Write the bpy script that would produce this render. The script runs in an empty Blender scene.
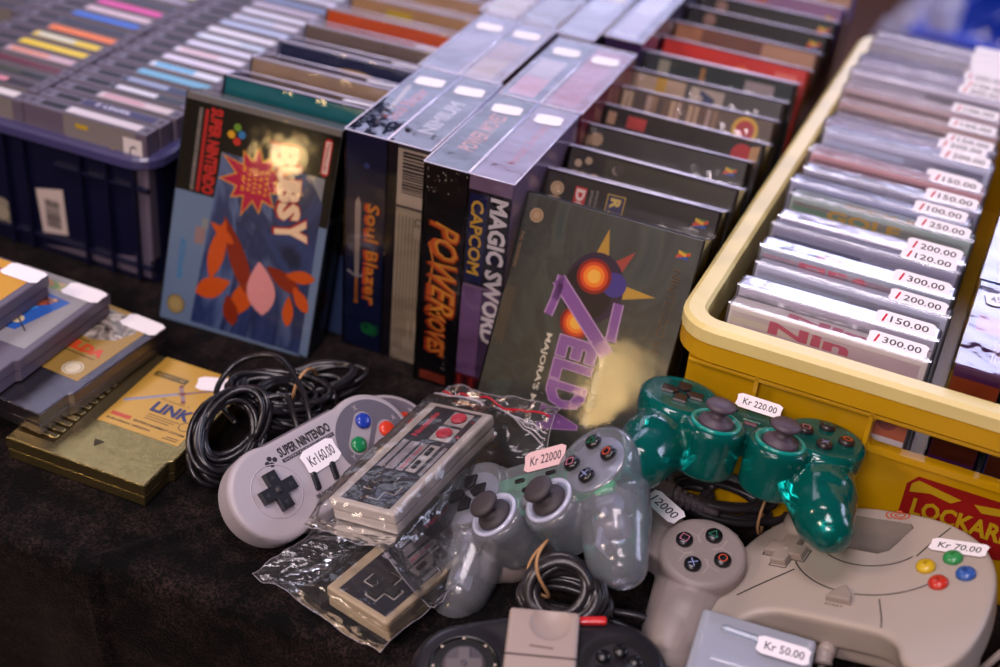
import bpy, bmesh, math, random
from mathutils import Matrix, Vector, noise
from mathutils.bvhtree import BVHTree
random.seed(7)
S = 0.001                                  # all lengths below are millimetres
scene = bpy.context.scene
COL = scene.collection
PI = math.pi

# ------------------------------------------------------------------ materials
MATS = {}
def _nodes(m):
    m.use_nodes = True
    return m.node_tree.nodes, m.node_tree.links
def mat(name, col, rough=.5, metal=0., spec=.5, coat=0., var=.06, nscale=60., bump=0., bscale=400., sheen=0., emit=None, estr=0., alpha=1.):
    if name in MATS: return MATS[name]
    m = bpy.data.materials.new(name); N, L = _nodes(m)
    b = N['Principled BSDF']
    tc = N.new('ShaderNodeTexCoord'); nz = N.new('ShaderNodeTexNoise'); nz.inputs['Scale'].default_value = nscale
    nz.inputs['Detail'].default_value = 3
    L.new(tc.outputs['Object'], nz.inputs['Vector'])
    mx = N.new('ShaderNodeMixRGB'); mx.blend_type = 'MIX'
    c = (*col[:3], 1)
    mx.inputs[1].default_value = tuple(max(0, x*(1-var)) for x in c[:3])+(1,)
    mx.inputs[2].default_value = tuple(min(1, x*(1+var)) for x in c[:3])+(1,)
    L.new(nz.outputs['Fac'], mx.inputs[0]); L.new(mx.outputs[0], b.inputs['Base Color'])
    b.inputs['Roughness'].default_value = rough; b.inputs['Metallic'].default_value = metal
    b.inputs['Specular IOR Level'].default_value = spec; b.inputs['Coat Weight'].default_value = coat
    b.inputs['Coat Roughness'].default_value = .07
    if sheen: b.inputs['Sheen Weight'].default_value = sheen
    if bump:
        n2 = N.new('ShaderNodeTexNoise'); n2.inputs['Scale'].default_value = bscale; n2.inputs['Detail'].default_value = 4
        L.new(tc.outputs['Object'], n2.inputs['Vector'])
        bp = N.new('ShaderNodeBump'); bp.inputs['Strength'].default_value = bump; bp.inputs['Distance'].default_value = .0006
        L.new(n2.outputs['Fac'], bp.inputs['Height']); L.new(bp.outputs[0], b.inputs['Normal'])
    MATS[name] = m
    return m
def film(name, tint=(1, 1, 1), ior=1.45, rough=.06, body=None, bodyfac=0., bump=.3, bscale=60., dist=.001, ridge=False):
    """thin clear plastic: transparent seen straight on, mirror-like at a glancing angle, an optional milky body"""
    if name in MATS: return MATS[name]
    m = bpy.data.materials.new(name); N, L = _nodes(m); N.remove(N['Principled BSDF'])
    out = N['Material Output']
    tr = N.new('ShaderNodeBsdfTransparent'); tr.inputs[0].default_value = (*tint, 1)
    gl = N.new('ShaderNodeBsdfGlossy'); gl.inputs['Roughness'].default_value = rough; gl.inputs[0].default_value = (1, 1, 1, 1)
    fr = N.new('ShaderNodeFresnel'); fr.inputs[0].default_value = ior
    tc = N.new('ShaderNodeTexCoord'); nz = N.new('ShaderNodeTexNoise'); nz.inputs['Scale'].default_value = bscale; nz.inputs['Detail'].default_value = 2.5
    if ridge: nz.inputs['Distortion'].default_value = 1.5
    L.new(tc.outputs['Object'], nz.inputs['Vector'])
    bp = N.new('ShaderNodeBump'); bp.inputs['Strength'].default_value = bump; bp.inputs['Distance'].default_value = dist
    L.new(nz.outputs['Fac'], bp.inputs['Height'])
    L.new(bp.outputs[0], gl.inputs['Normal']); L.new(bp.outputs[0], fr.inputs['Normal'])
    base = tr
    if body:
        df = N.new('ShaderNodeBsdfDiffuse'); df.inputs[0].default_value = (*body, 1)
        tl = N.new('ShaderNodeBsdfTranslucent'); tl.inputs[0].default_value = (*body, 1)
        ad = N.new('ShaderNodeMixShader'); ad.inputs[0].default_value = .35
        L.new(df.outputs[0], ad.inputs[1]); L.new(tl.outputs[0], ad.inputs[2])
        mb = N.new('ShaderNodeMixShader'); mb.inputs[0].default_value = bodyfac
        L.new(tr.outputs[0], mb.inputs[1]); L.new(ad.outputs[0], mb.inputs[2]); base = mb
    mx = N.new('ShaderNodeMixShader')
    L.new(fr.outputs[0], mx.inputs[0]); L.new(base.outputs[0], mx.inputs[1]); L.new(gl.outputs[0], mx.inputs[2])
    L.new(mx.outputs[0], out.inputs['Surface'])
    MATS[name] = m
    return m
def art(name, cols, scale=25., rough=.3, coat=.3, stretch=(1, 1, 1), dist=1., detail=3.):
    """printed picture: soft patches of the listed colours"""
    if name in MATS: return MATS[name]
    m = bpy.data.materials.new(name); N, L = _nodes(m); b = N['Principled BSDF']
    tc = N.new('ShaderNodeTexCoord'); mp = N.new('ShaderNodeMapping'); mp.inputs['Scale'].default_value = stretch
    mp.inputs['Location'].default_value = (len(name)*.37, len(cols)*.7, 0)
    nz = N.new('ShaderNodeTexNoise'); nz.inputs['Scale'].default_value = scale; nz.inputs['Detail'].default_value = detail; nz.inputs['Distortion'].default_value = dist
    L.new(tc.outputs['Object'], mp.inputs[0]); L.new(mp.outputs[0], nz.inputs['Vector'])
    cr = N.new('ShaderNodeValToRGB'); e = cr.color_ramp
    n = len(cols)
    for i, c in enumerate(cols):
        p = .32+.36*i/max(1, n-1)
        el = e.elements[i] if i < 2 else e.elements.new(p)
        el.position = p; el.color = (*c, 1)
    L.new(nz.outputs['Fac'], cr.inputs[0]); L.new(cr.outputs[0], b.inputs['Base Color'])
    b.inputs['Roughness'].default_value = rough; b.inputs['Coat Weight'].default_value = coat; b.inputs['Coat Roughness'].default_value = .15
    MATS[name] = m
    return m
def C(h):
    """#rrggbb as seen -> linear"""
    h = h.lstrip('#'); v = [int(h[i:i+2], 16)/255 for i in (0, 2, 4)]
    return tuple(x/12.92 if x <= .04045 else ((x+.055)/1.055)**2.4 for x in v)
_inkc = {}
def ink(h, rough=.35, coat=.25):
    k = (h, rough, coat)
    if k not in _inkc: _inkc[k] = mat('ink '+h, C(h), rough, spec=.3, coat=coat*.6, var=.04)
    return _inkc[k]

# ------------------------------------------------------------------ mesh builder
def rotm(rx=0, ry=0, rz=0):
    r = math.radians
    return Matrix.Rotation(r(rz), 4, 'Z') @ Matrix.Rotation(r(ry), 4, 'Y') @ Matrix.Rotation(r(rx), 4, 'X')
def T(x=0, y=0, z=0): return Matrix.Translation((x, y, z))
def pose(x, y, z, rx=0, ry=0, rz=0): return T(x, y, z) @ rotm(rx, ry, rz)
def frame(o, X, Y):
    X = Vector(X).normalized(); Y = Vector(Y).normalized(); Z = X.cross(Y)
    m = Matrix.Identity(4)
    for i in range(3): m[i][0], m[i][1], m[i][2], m[i][3] = X[i], Y[i], Z[i], o[i]
    return m
class B:
    def __init__(s): s.bm = bmesh.new(); s.m = []
    def mi(s, m):
        if m not in s.m: s.m.append(m)
        return s.m.index(m)
    def raw(s, vs, fs, m, M=None, smooth=False):
        k = s.mi(m); M = M or Matrix.Identity(4)
        bv = [s.bm.verts.new(M @ Vector(v)) for v in vs]; out = []
        for f in fs:
            try: q = s.bm.faces.new([bv[i] for i in f])
            except ValueError: continue
            q.material_index = k; q.smooth = smooth; out.append(q)
        return bv, out
    def absorb(s, t, m, M=None, smooth=False):
        me = bpy.data.meshes.new('t'); t.to_mesh(me); t.free()
        s.raw([v.co for v in me.vertices], [tuple(p.vertices) for p in me.polygons], m, M, smooth); bpy.data.meshes.remove(me)
    def box(s, a, b, m, r=0, seg=2, M=None, smooth=False):
        t = bmesh.new(); bmesh.ops.create_cube(t, size=1)
        c = [(a[i]+b[i])/2 for i in range(3)]; d = [abs(b[i]-a[i]) for i in range(3)]
        for v in t.verts: v.co = Vector([c[i]+v.co[i]*d[i] for i in range(3)])
        if r: bmesh.ops.bevel(t, geom=t.edges[:], offset=min(r, min(d)*.49), segments=seg, affect='EDGES', profile=.5)
        s.absorb(t, m, M, smooth)
    def prism(s, poly, z0, z1, m, r=0, seg=2, M=None, smooth=False, sc=1.):
        t = bmesh.new(); n = len(poly)
        cx = sum(p[0] for p in poly)/n; cy = sum(p[1] for p in poly)/n
        lo = [t.verts.new((cx+(p[0]-cx)*sc, cy+(p[1]-cy)*sc, z0)) for p in poly]; hi = [t.verts.new((*p[:2], z1)) for p in poly]
        ft = t.faces.new(hi); fb = t.faces.new(lo[::-1])
        for i in range(n): t.faces.new((lo[i], lo[(i+1) % n], hi[(i+1) % n], hi[i]))
        bmesh.ops.recalc_face_normals(t, faces=t.faces[:])
        if r: bmesh.ops.bevel(t, geom=[e for e in t.edges if abs(e.verts[0].co.z-e.verts[1].co.z) < 1e-6], offset=r, segments=seg, affect='EDGES', profile=.5)
        s.absorb(t, m, M, smooth)
    def lathe(s, prof, m, M=None, n=24, smooth=True):
        vs = []; fs = []
        for r, z in prof:
            for i in range(n): a = 2*PI*i/n; vs.append((r*math.cos(a), r*math.sin(a), z))
        for j in range(len(prof)-1):
            for i in range(n):
                a, b2 = j*n+i, j*n+(i+1) % n; fs.append((a, b2, b2+n, a+n))
        fs.append(tuple(range(n))[::-1]); fs.append(tuple((len(prof)-1)*n+i for i in range(n)))
        s.raw(vs, fs, m, M, smooth)
    def cyl(s, c, r, z0, z1, m, M=None, n=24, bev=0):
        p = [(r, z0), (r, z1)] if not bev else [(r-bev, z0), (r, z0+bev), (r, z1-bev), (r-bev*.3, z1-bev*.3), (r-bev, z1)]
        s.lathe(p, m, (M or Matrix.Identity(4)) @ T(c[0], c[1], 0), n)
    def tube(s, pts, r, m, M=None, n=8, closed=False, taper=None):
        P = [Vector(p) for p in pts]; k = len(P); vs = []; fs = []
        up = Vector((.13, .21, 1)).normalized(); prev = None
        for i in range(k):
            if closed: d = P[(i+1) % k]-P[i-1]
            else: d = P[min(i+1, k-1)]-P[max(i-1, 0)]
            if d.length < 1e-9: d = Vector((1, 0, 0))
            d.normalize()
            a = (prev - d*prev.dot(d)) if prev is not None else d.cross(up)
            if a.length < 1e-6: a = d.orthogonal()
            a.normalize(); prev = a; b = d.cross(a)
            rr = r if taper is None else taper[i]
            for j in range(n): t = 2*PI*j/n; vs.append(P[i]+(a*math.cos(t)+b*math.sin(t))*rr)
        for i in range(k if closed else k-1):
            for j in range(n):
                q = ((i+1) % k)*n; fs.append((i*n+j, i*n+(j+1) % n, q+(j+1) % n, q+j))
        if not closed: fs.append(tuple(range(n))[::-1]); fs.append(tuple((k-1)*n+j for j in range(n)))
        s.raw(vs, fs, m, M, True)
    def poly(s, pts, m, M=None, z=0.1): s.raw([(p[0], p[1], z) for p in pts], [tuple(range(len(pts)))], m, M)
    def rect(s, x0, y0, x1, y1, m, M=None, z=0.1): s.poly([(x0, y0), (x1, y0), (x1, y1), (x0, y1)], m, M, z)
    def disc(s, c, r, m, M=None, z=0.1, n=24, ry=None):
        s.poly([(c[0]+r*math.cos(2*PI*i/n), c[1]+(ry or r)*math.sin(2*PI*i/n)) for i in range(n)], m, M, z)
    def ring(s, c, r0, r1, m, M=None, z=0.1, n=32, a0=0, a1=360, ey=1.):
        k = n if a1-a0 >= 360 else n+1; vs = []; fs = []
        for i in range(k):
            a = math.radians(a0+(a1-a0)*i/n)
            for r in (r0, r1): vs.append((c[0]+r*math.cos(a), c[1]+r*math.sin(a)*ey, z))
        for i in range(n):
            j = (i+1) % k if a1-a0 >= 360 else i+1
            fs.append((2*i, 2*i+1, 2*j+1, 2*j))
        s.raw(vs, fs, m, M)
    def strip(s, pts, w, m, M=None, z=0.1, closed=False):
        P = [Vector((p[0], p[1])) for p in pts]; k = len(P); vs = []; fs = []
        for i in range(k):
            d = (P[(i+1) % k]-P[i-1]) if closed else (P[min(i+1, k-1)]-P[max(i-1, 0)])
            d.normalize(); q = Vector((-d.y, d.x))*w/2
            vs += [(P[i].x+q.x, P[i].y+q.y, z), (P[i].x-q.x, P[i].y-q.y, z)]
        for i in range(k if closed else k-1):
            j = (i+1) % k; fs.append((2*i+1, 2*j+1, 2*j, 2*i))
        s.raw(vs, fs, m, M)
    def text(s, st, c, w, h, m, M=None, z=0.12, bold=0., shear=0., rot=0., space=1., ex=0.):
        """lettering whose ink box is w x h, centred on c (h None keeps the letter shape)"""
        key = (st, bold, shear, space)
        if key not in TXT:
            cu = bpy.data.curves.new('txt', 'FONT'); cu.body = st; cu.resolution_u = 2; cu.offset = bold; cu.shear = shear; cu.space_character = space
            cu.fill_mode = 'FRONT'
            o = bpy.data.objects.new('txt', cu); COL.objects.link(o)
            dg = bpy.context.evaluated_depsgraph_get(); me = bpy.data.meshes.new_from_object(o.evaluated_get(dg))
            TXT[key] = ([v.co.copy() for v in me.vertices], [tuple(p.vertices) for p in me.polygons])
            bpy.data.objects.remove(o); bpy.data.curves.remove(cu); bpy.data.meshes.remove(me)
        vs, fs = TXT[key]
        if not vs: return
        x0 = min(v.x for v in vs); x1 = max(v.x for v in vs); y0 = min(v.y for v in vs); y1 = max(v.y for v in vs)
        if x1-x0 < 1e-6: return
        sx = w/(x1-x0); sy = (h/(y1-y0)) if h else sx
        ca, sa = math.cos(math.radians(rot)), math.sin(math.radians(rot))
        out = []
        for v in vs:
            x = (v.x-(x0+x1)/2)*sx; y = (v.y-(y0+y1)/2)*sy
            out.append((c[0]+x*ca-y*sa, c[1]+x*sa+y*ca, z))
        s.raw(out, fs, m, M)
    def capsule(s, p0, r0, p1, r1, m, n=16, flat=1.):
        P0, P1 = Vector(p0), Vector(p1); d = (P1-P0); Ln = d.length; d.normalize()
        pts = []; rad = []
        for i in range(5): a = PI/2*i/5; pts.append(P0-d*r0*math.cos(a)); rad.append(max(.3, r0*math.sin(a)))
        for i in range(5): t = i/4; pts.append(P0+d*Ln*t); rad.append(r0+(r1-r0)*t)
        for i in range(1, 6): a = PI/2*i/5; pts.append(P1+d*r1*math.sin(a)); rad.append(max(.3, r1*math.cos(a)))
        s.tube(pts, 1, m, n=n, taper=rad)
    def mesh(s, name='m'):
        me = bpy.data.meshes.new(name)
        bmesh.ops.scale(s.bm, vec=(S, S, S), verts=s.bm.verts[:])
        s.bm.to_mesh(me); s.bm.free()
        for m in s.m: me.materials.append(m)
        return me
    def obj(s, name, parent=None, M=None):
        o = bpy.data.objects.new(name, s.mesh(name)); COL.objects.link(o)
        if M is not None: o.matrix_world = mm(M)
        if parent: o.parent = parent
        return o
TXT = {}
def mm(M):
    M = M.copy()
    for i in range(3): M[i][3] *= S
    return M
def tag(o, label=None, cat=None, group=None, kind=None):
    for k, v in (('label', label), ('category', cat), ('group', group), ('kind', kind)):
        if v: o[k] = v
    return o
def thing(name, label, cat, M, group=None):
    o = bpy.data.objects.new(name, None); COL.objects.link(o); o.matrix_world = mm(M); o.empty_display_size = .01
    return tag(o, label, cat, group)
def meshobj(name, me, parent=None):
    o = bpy.data.objects.new(name, me); COL.objects.link(o); o.parent = parent; return o
def copytree(o, M=None, parent=None):
    c = o.copy(); COL.objects.link(c)
    if parent: c.parent = parent
    if M is not None: c.matrix_world = mm(M)
    for ch in list(o.children): copytree(ch, None, c)
    return c
def voxel_body(prims, voxel, smooth, mats, cut=None, fac=.5):
    """merge overlapping closed shapes into one continuous skin"""
    me = prims.mesh('body'); o = bpy.data.objects.new('body', me); COL.objects.link(o)
    r = o.modifiers.new('r', 'REMESH'); r.mode = 'VOXEL'; r.voxel_size = voxel*S
    sm = o.modifiers.new('s', 'SMOOTH'); sm.iterations = smooth; sm.factor = fac
    co = None
    if cut:
        cme = cut.mesh('cut'); co = bpy.data.objects.new('cut', cme); COL.objects.link(co)
        bo = o.modifiers.new('b', 'BOOLEAN'); bo.object = co; bo.operation = 'DIFFERENCE'; bo.solver = 'EXACT'
    bpy.context.view_layer.update()
    dg = bpy.context.evaluated_depsgraph_get(); out = bpy.data.meshes.new_from_object(o.evaluated_get(dg))
    out.materials.clear()
    for m in mats: out.materials.append(m)
    for p in out.polygons: p.use_smooth = True; p.material_index = 0
    bpy.data.objects.remove(o)
    if co: bpy.data.objects.remove(co)
    try: out.set_sharp_from_angle(angle=math.radians(50))
    except Exception: pass
    return out
def drape(b, body, off=.15, zt=200):
    """lay flat print down along local -z onto a body mesh (metres)"""
    bm = bmesh.new(); bm.from_mesh(body); tree = BVHTree.FromBMesh(bm); bm.free()
    for v in b.bm.verts:
        hit = tree.ray_cast(Vector((v.co.x*S, v.co.y*S, zt*S)), Vector((0, 0, -1)))
        if hit[0] is not None: v.co.z = hit[0].z/S+off+v.co.z*.3
    return b

# common materials
white_paper = mat('price label paper', C('#f4eef4'), .55)
black_ink = ink('#1c1a20'); grey_ink = ink('#4b474e'); red_ink = ink('#c8203c')
# shared clear plastics
sleeve = film('clear box protector', ior=1.5, rough=.07, bump=.6, bscale=26, dist=.0035)
sleeve2 = film('clear case plastic', tint=(.98, .98, 1), ior=1.5, rough=.14, body=(.92, .9, 1.), bodyfac=.08, bump=.5, bscale=40, dist=.002)
bagfilm = film('crinkled bag film', ior=1.36, rough=.1, body=(.8, .8, .85), bodyfac=.025, bump=.6, bscale=35, dist=.0025, ridge=True)
def outline(w, h, e=3.):
    return [(-w/2+e, -h/2), (w/2-e, -h/2), (w/2, -h/2+e*.6), (w/2-.6, 0), (w/2, h/2-e*.6), (w/2-e, h/2), (-w/2+e, h/2), (-w/2, h/2-e*.6), (-w/2+.6, 0), (-w/2, -h/2+e*.6)]
def price(parent, M, w, h, text, name='price_sticker', slash=False, z=.35, rot=0, tm=None):
    b = B(); b.poly(outline(w, h, h*.25), white_paper, M, z)
    if text:
        b.text(text, (w*(.07 if slash else .02), 0), w*(.64 if slash else .74), h*.46, tm or grey_ink, M, z+.1, bold=.01)
        if slash: b.strip([(-w*.37, -h*.3), (-w*.33, h*.3)], w*.035, red_ink, M, z+.14)
    o = b.obj(name); o.parent = parent
    o['label'] = 'white price sticker'
    return o

# ------------------------------------------------------------------ camera
cam = bpy.data.cameras.new('camera'); co = bpy.data.objects.new('camera', cam); COL.objects.link(co); scene.camera = co
CAMV = [1400.0, 0.980194, 0.345422, 0.093831, 364.008207, -822.805344, 650.711115]
f_, p_, y_, r_, cx_, cy_, cz_ = CAMV
cam.sensor_width = 36; cam.lens = f_/1000*36; cam.clip_start = .02; cam.clip_end = 50
co.matrix_world = Matrix.Translation((cx_*S, cy_*S, cz_*S)) @ Matrix.Rotation(y_, 4, 'Z') @ Matrix.Rotation(p_, 4, 'X') @ Matrix.Rotation(r_, 4, 'Z')
cam.dof.use_dof = True; cam.dof.focus_distance = .93; cam.dof.aperture_fstop = 3.4

# ------------------------------------------------------------------ setting
def velvet():
    m = bpy.data.materials.new('black crushed velvet'); N, L = _nodes(m); b = N['Principled BSDF']
    tc = N.new('ShaderNodeTexCoord'); n1 = N.new('ShaderNodeTexNoise'); n1.inputs['Scale'].default_value = 30; n1.inputs['Detail'].default_value = 8; n1.inputs['Roughness'].default_value = .75
    n2 = N.new('ShaderNodeTexNoise'); n2.inputs['Scale'].default_value = 520; n2.inputs['Detail'].default_value = 4
    L.new(tc.outputs['Object'], n1.inputs['Vector']); L.new(tc.outputs['Object'], n2.inputs['Vector'])
    cr = N.new('ShaderNodeValToRGB'); cr.color_ramp.elements[0].position = .44; cr.color_ramp.elements[1].position = .72
    cr.color_ramp.elements[0].color = (.0006, .0005, .0009, 1); cr.color_ramp.elements[1].color = (.015, .0095, .010, 1)
    L.new(n1.outputs['Fac'], cr.inputs[0])
    mu = N.new('ShaderNodeMixRGB'); mu.blend_type = 'MULTIPLY'; mu.inputs[0].default_value = .8
    c2 = N.new('ShaderNodeValToRGB'); c2.color_ramp.elements[0].position = .42; c2.color_ramp.elements[1].position = .62
    c2.color_ramp.elements[0].color = (.12, .12, .13, 1); c2.color_ramp.elements[1].color = (3.2, 2.9, 2.6, 1)
    L.new(n2.outputs['Fac'], c2.inputs[0]); L.new(cr.outputs[0], mu.inputs[1]); L.new(c2.outputs[0], mu.inputs[2])
    L.new(mu.outputs[0], b.inputs['Base Color'])
    b.inputs['Roughness'].default_value = .85; b.inputs['Specular IOR Level'].default_value = .12
    b.inputs['Sheen Weight'].default_value = .035; b.inputs['Sheen Roughness'].default_value = .4; b.inputs['Sheen Tint'].default_value = (.8, .65, .6, 1)
    bp = N.new('ShaderNodeBump'); bp.inputs['Strength'].default_value = .8; bp.inputs['Distance'].default_value = .002
    L.new(n2.outputs['Fac'], bp.inputs['Height']); L.new(bp.outputs[0], b.inputs['Normal'])
    return m
vel = velvet()
# floor of the hall
b = B(); b.raw([(-4000, -2500, -752), (4000, -2500, -752), (4000, 7000, -752), (-4000, 7000, -752)], [(0, 1, 2, 3)], mat('brown hall floor', C('#55301c'), .6, var=.15, nscale=3))
tag(b.obj('floor'), kind='structure')
# table cloth: flat top, soft rounded edge, hanging front with folds
X0, X1, YF, YB = -640, 560, -278, 648
b = B(); vs = []; fs = []
def clothpt(i, j, nx, ny):
    x = X0+(X1-X0)*i/nx
    s = j/ny
    tot = 750+(YB-YF)+20
    d = s*tot
    yf = YF + 5*math.sin(x*.013+.8) + (6 if x > -92 else 0)*1.0
    if d < 740:                                          # hanging front
        fold = 9*math.sin(x*.031+1.)+6*math.sin(x*.07+.4)
        k = (740-d)/740
        step = 10 if x > -96 else 0                      # an overlapping panel
        return (x, yf-12 + k*150 + fold*k*2.2 - step*min(1, k*6+.2), -750+d-10+.3)
    d -= 740
    if d < 22:
        a = d/22*PI/2
        return (x, yf-12+12*(1-math.cos(a)), -10+10*math.sin(a))
    y = yf+(d-22)
    z = 0.0
    # a shallow crease that runs in from the corner of the overlapping panel
    t = abs((x+92)-(y+278)*.72)
    if y < -170: z += 2.2*math.exp(-(t/5)**2) - 1.6*math.exp(-((t-8)/6)**2)
    return (x, min(y, YB), z-.6)
ys = [0, .05, .12, .2, .28, .34, .38]+[.40+i*.0015 for i in range(0, 45)]+[.47+i*.53/60 for i in range(61)]
nx = 260
tot = 750+(YB-YF)+20
ys = sorted(set([k*740/tot/20 for k in range(20)]+[740/tot+k*22/tot/8 for k in range(9)]+[762/tot+k*110/tot/40 for k in range(41)]+[872/tot+k*(tot-872)/tot/25 for k in range(26)]))
for j, q in enumerate(ys):
    for i in range(nx+1): vs.append(clothpt(i, q, nx, 1))
for j in range(len(ys)-1):
    for i in range(nx): a = j*(nx+1)+i; fs.append((a, a+1, a+nx+2, a+nx+1))
b.raw(vs, fs, vel, smooth=True)
for x in (X0, X1): b.raw([(x, YF-10, -750), (x, YB, -750), (x, YB, -.6), (x, YF, -.6)], [(0, 1, 2, 3)], vel)
b.raw([(X0, YB, -750), (X1, YB, -750), (X1, YB, -.6), (X0, YB, -.6)], [(0, 1, 2, 3)], vel)
tag(b.obj('tablecloth'), 'black crushed velvet cloth covering the market table', 'tablecloth')

# ------------------------------------------------------------------ yellow crate
yel = mat('worn yellow crate plastic', C('#c29200'), .38, var=.12, nscale=18, bump=.15, bscale=90)
def yel_top():
    m = mat('pale yellow crate rim', C('#e0cc86'), .42, var=.22, nscale=14, bump=.3, bscale=60); return m  # rim coloured paler than the basket
yrim = yel_top()
def rrect(x0, y0, x1, y1, r, n=6):
    P = []
    for cx, cy, a0 in ((x1-r, y0+r, -90), (x1-r, y1-r, 0), (x0+r, y1-r, 90), (x0+r, y0+r, 180)):
        for i in range(n+1): a = math.radians(a0+90*i/n); P.append((cx+r*math.cos(a), cy+r*math.sin(a)))
    return P
def ringwall(b, outer, inner, prof, m):
    """prof: list of (t,z,mat?) cross section; t 0 = outer, 1 = inner outline"""
    n = len(outer); vs = []; fs = []
    for t, z in prof:
        for i in range(n): vs.append((outer[i][0]*(1-t)+inner[i][0]*t, outer[i][1]*(1-t)+inner[i][1]*t, z))
    k = len(prof)
    for j in range(k):
        q = (j+1) % k
        for i in range(n): a = (i+1) % n; fs.append((j*n+i, j*n+a, q*n+a, q*n+i))
    return b.raw(vs, fs, m)
W, Ln = 400, 606
MY = pose(206, -50, 0, rz=-1.6)
yc = thing('storage_crate', 'yellow plastic crate full of cased discs with a red sticker on its front', 'crate', MY)
b = B()
O0 = rrect(0, 0, W, Ln, 28); I0 = rrect(16, 16, W-16, Ln-16, 14)
ringwall(b, O0, I0, [(0, 141), (0, 150), (.2, 152.5), (.85, 152.5), (1, 150), (1, 120), (.72, 120), (.6, 141)], yrim)
O1 = rrect(4, 4, W-4, Ln-4, 26); I1 = rrect(14, 14, W-14, Ln-14, 18)
ringwall(b, O1, I1, [(-.35, 139.5), (-.35, 127), (.1, 124), (1, 124), (1, 141), (0, 141)], yel)
r_ = b.obj('rim', yc)
r_.data.materials[0] = yrim
b = B()
t = 3
hx0, hx1, hz0, hz1 = 140, 260, 96, 121
def wall_front(b, m):
    y0, y1 = 12, 15
    b.box((14, y0, 0), (hx0, y1, 126), m); b.box((hx1, y0, 0), (W-14, y1, 126), m)
    b.box((hx0, y0, 0), (hx1, y1, hz0), m); b.box((hx0, y0, hz1), (hx1, y1, 126), m)
    for z in (120.5,): b.box((14, 4, z), (W-14, y0, z+3), m, .8)
    for x in (62, 139, 261, 338): b.box((x-1.6, 4, 96 if x in (139, 261) else 88), (x+1.6, y0, 126), m, .6)
    P = rrect(hx0-3, hz0-4, hx1+3, hz1+1, 7, 4); Pi = rrect(hx0+1, hz0+1, hx1-1, hz1-1, 5, 4)
    nn = len(P); vv = []; ff = []
    for P_, yy in ((P, 12), (P, 7), (Pi, 7), (Pi, 15)):
        for q in P_: vv.append((q[0], yy, q[1]))
    for j in range(3):
        for i in range(nn): a = (i+1) % nn; ff.append((j*nn+i, j*nn+a, (j+1)*nn+a, (j+1)*nn+i))
    b.raw(vv, ff, m)
wall_front(b, yel)
b.box((14, Ln-15, 0), (W-14, Ln-12, 126), yel)
for xa, xb in ((12, 15), (W-15, W-12)): b.box((xa, 14, 0), (xb, Ln-14, 126), yel)
for y in range(60, 600, 78): b.box((4, y-1.6, 90), (12, y+1.6, 126), yel, .6)
b.box((12, 12, 0), (W-12, Ln-12, 3), yel)
ybas = b.obj('basket', yc)
# red printed sticker on the front
MF = frame((0, 11.8, 0), (1, 0, 0), (0, 0, 1))
b = B(); red = ink('#8e1512', .5, .1); ylw = ink('#b89414', .5, .1)
sx0, sx1, szb, szt = 172, 252, 34, 82
cxs = (sx0+sx1)/2
shape = [(sx0, szb+12), (sx0+8, szb+3), (cxs-10, szb-3), (cxs, szb-9), (cxs+10, szb-3), (sx1-8, szb+3), (sx1, szb+12), (sx1, szt-8), (sx1-6, szt), (sx0+6, szt), (sx0, szt-8)]
b.poly(shape, red, MF, .15)
for sg in (-1, 1):
    b.poly([(cxs+sg*4, 74), (cxs+sg*33, 79), (cxs+sg*37, 75), (cxs+sg*37, 68), (cxs+sg*24, 71.5), (cxs+sg*10, 69)][::sg], ylw, MF, .3)
b.text('LOCKARP', (cxs, 57), 66, 15, ylw, MF, .35, bold=.035)
o = b.obj('maker_sticker', ybas); o['label'] = 'dark red sticker with yellow lettering'

# ------------------------------------------------------------------ navy crate with cartridges
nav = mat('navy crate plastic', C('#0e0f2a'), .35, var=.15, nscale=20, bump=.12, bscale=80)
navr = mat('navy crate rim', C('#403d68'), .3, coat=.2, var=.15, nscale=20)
NW, NL, NZ = 400, 606, 118
MN = pose(-643, 8, 0)
nc = thing('storage_crate', 'dark navy plastic crate packed with upright grey game cartridges', 'crate', MN)
b = B()
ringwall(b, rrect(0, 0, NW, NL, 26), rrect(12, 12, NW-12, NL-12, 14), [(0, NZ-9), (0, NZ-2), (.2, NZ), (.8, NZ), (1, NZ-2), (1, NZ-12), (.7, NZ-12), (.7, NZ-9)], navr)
b.obj('rim', nc)
b = B()
ringwall(b, rrect(7, 7, NW-7, NL-7, 20), rrect(11, 11, NW-11, NL-11, 14), [(0, 0), (0, NZ-8), (1, NZ-8), (1, 0)], nav)
b.box((9, 9, 0), (NW-9, NL-9, 3), nav)
for x in (327, 353, 379, 250, 270, 130): b.box((x-1.5, 1.5, 2), (x+1.5, 8, NZ-8), nav, .6)
b.box((300, 3, 88), (NW-8, 8, 91), nav, .5); b.box((8, 3, 14), (NW-8, 8, 17), nav, .5)
for y in range(60, 600, 60): b.box((NW-8, y-1.5, 2), (NW-1.5, y+1.5, NZ-8), nav, .6)
nbas = b.obj('basket', nc)
MF = frame((0, 6.8, 0), (1, 0, 0), (0, 0, 1))
b = B(); b.poly([(276, 60), (279, 18), (305, 22), (304, 66)], ink('#b9a9a4', .6, 0), MF, .1)
y = 26
for k in range(13):
    hgt = random.choice((.9, 1.5, 2.2)); b.rect(284, y, 299, y+hgt, black_ink, MF, .2); y += hgt+random.choice((.7, 1.2))
o = b.obj('barcode_sticker', nbas); o['label'] = 'pale barcode sticker'
b = B(); b.disc((236, 26), 14, ink('#8c8373'), MF, .1); b.ring((236, 26), 8.5, 9.5, ink('#3a352c'), MF, .2); o = b.obj('round_sticker', nbas); o['label'] = 'round beige sticker'

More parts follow.
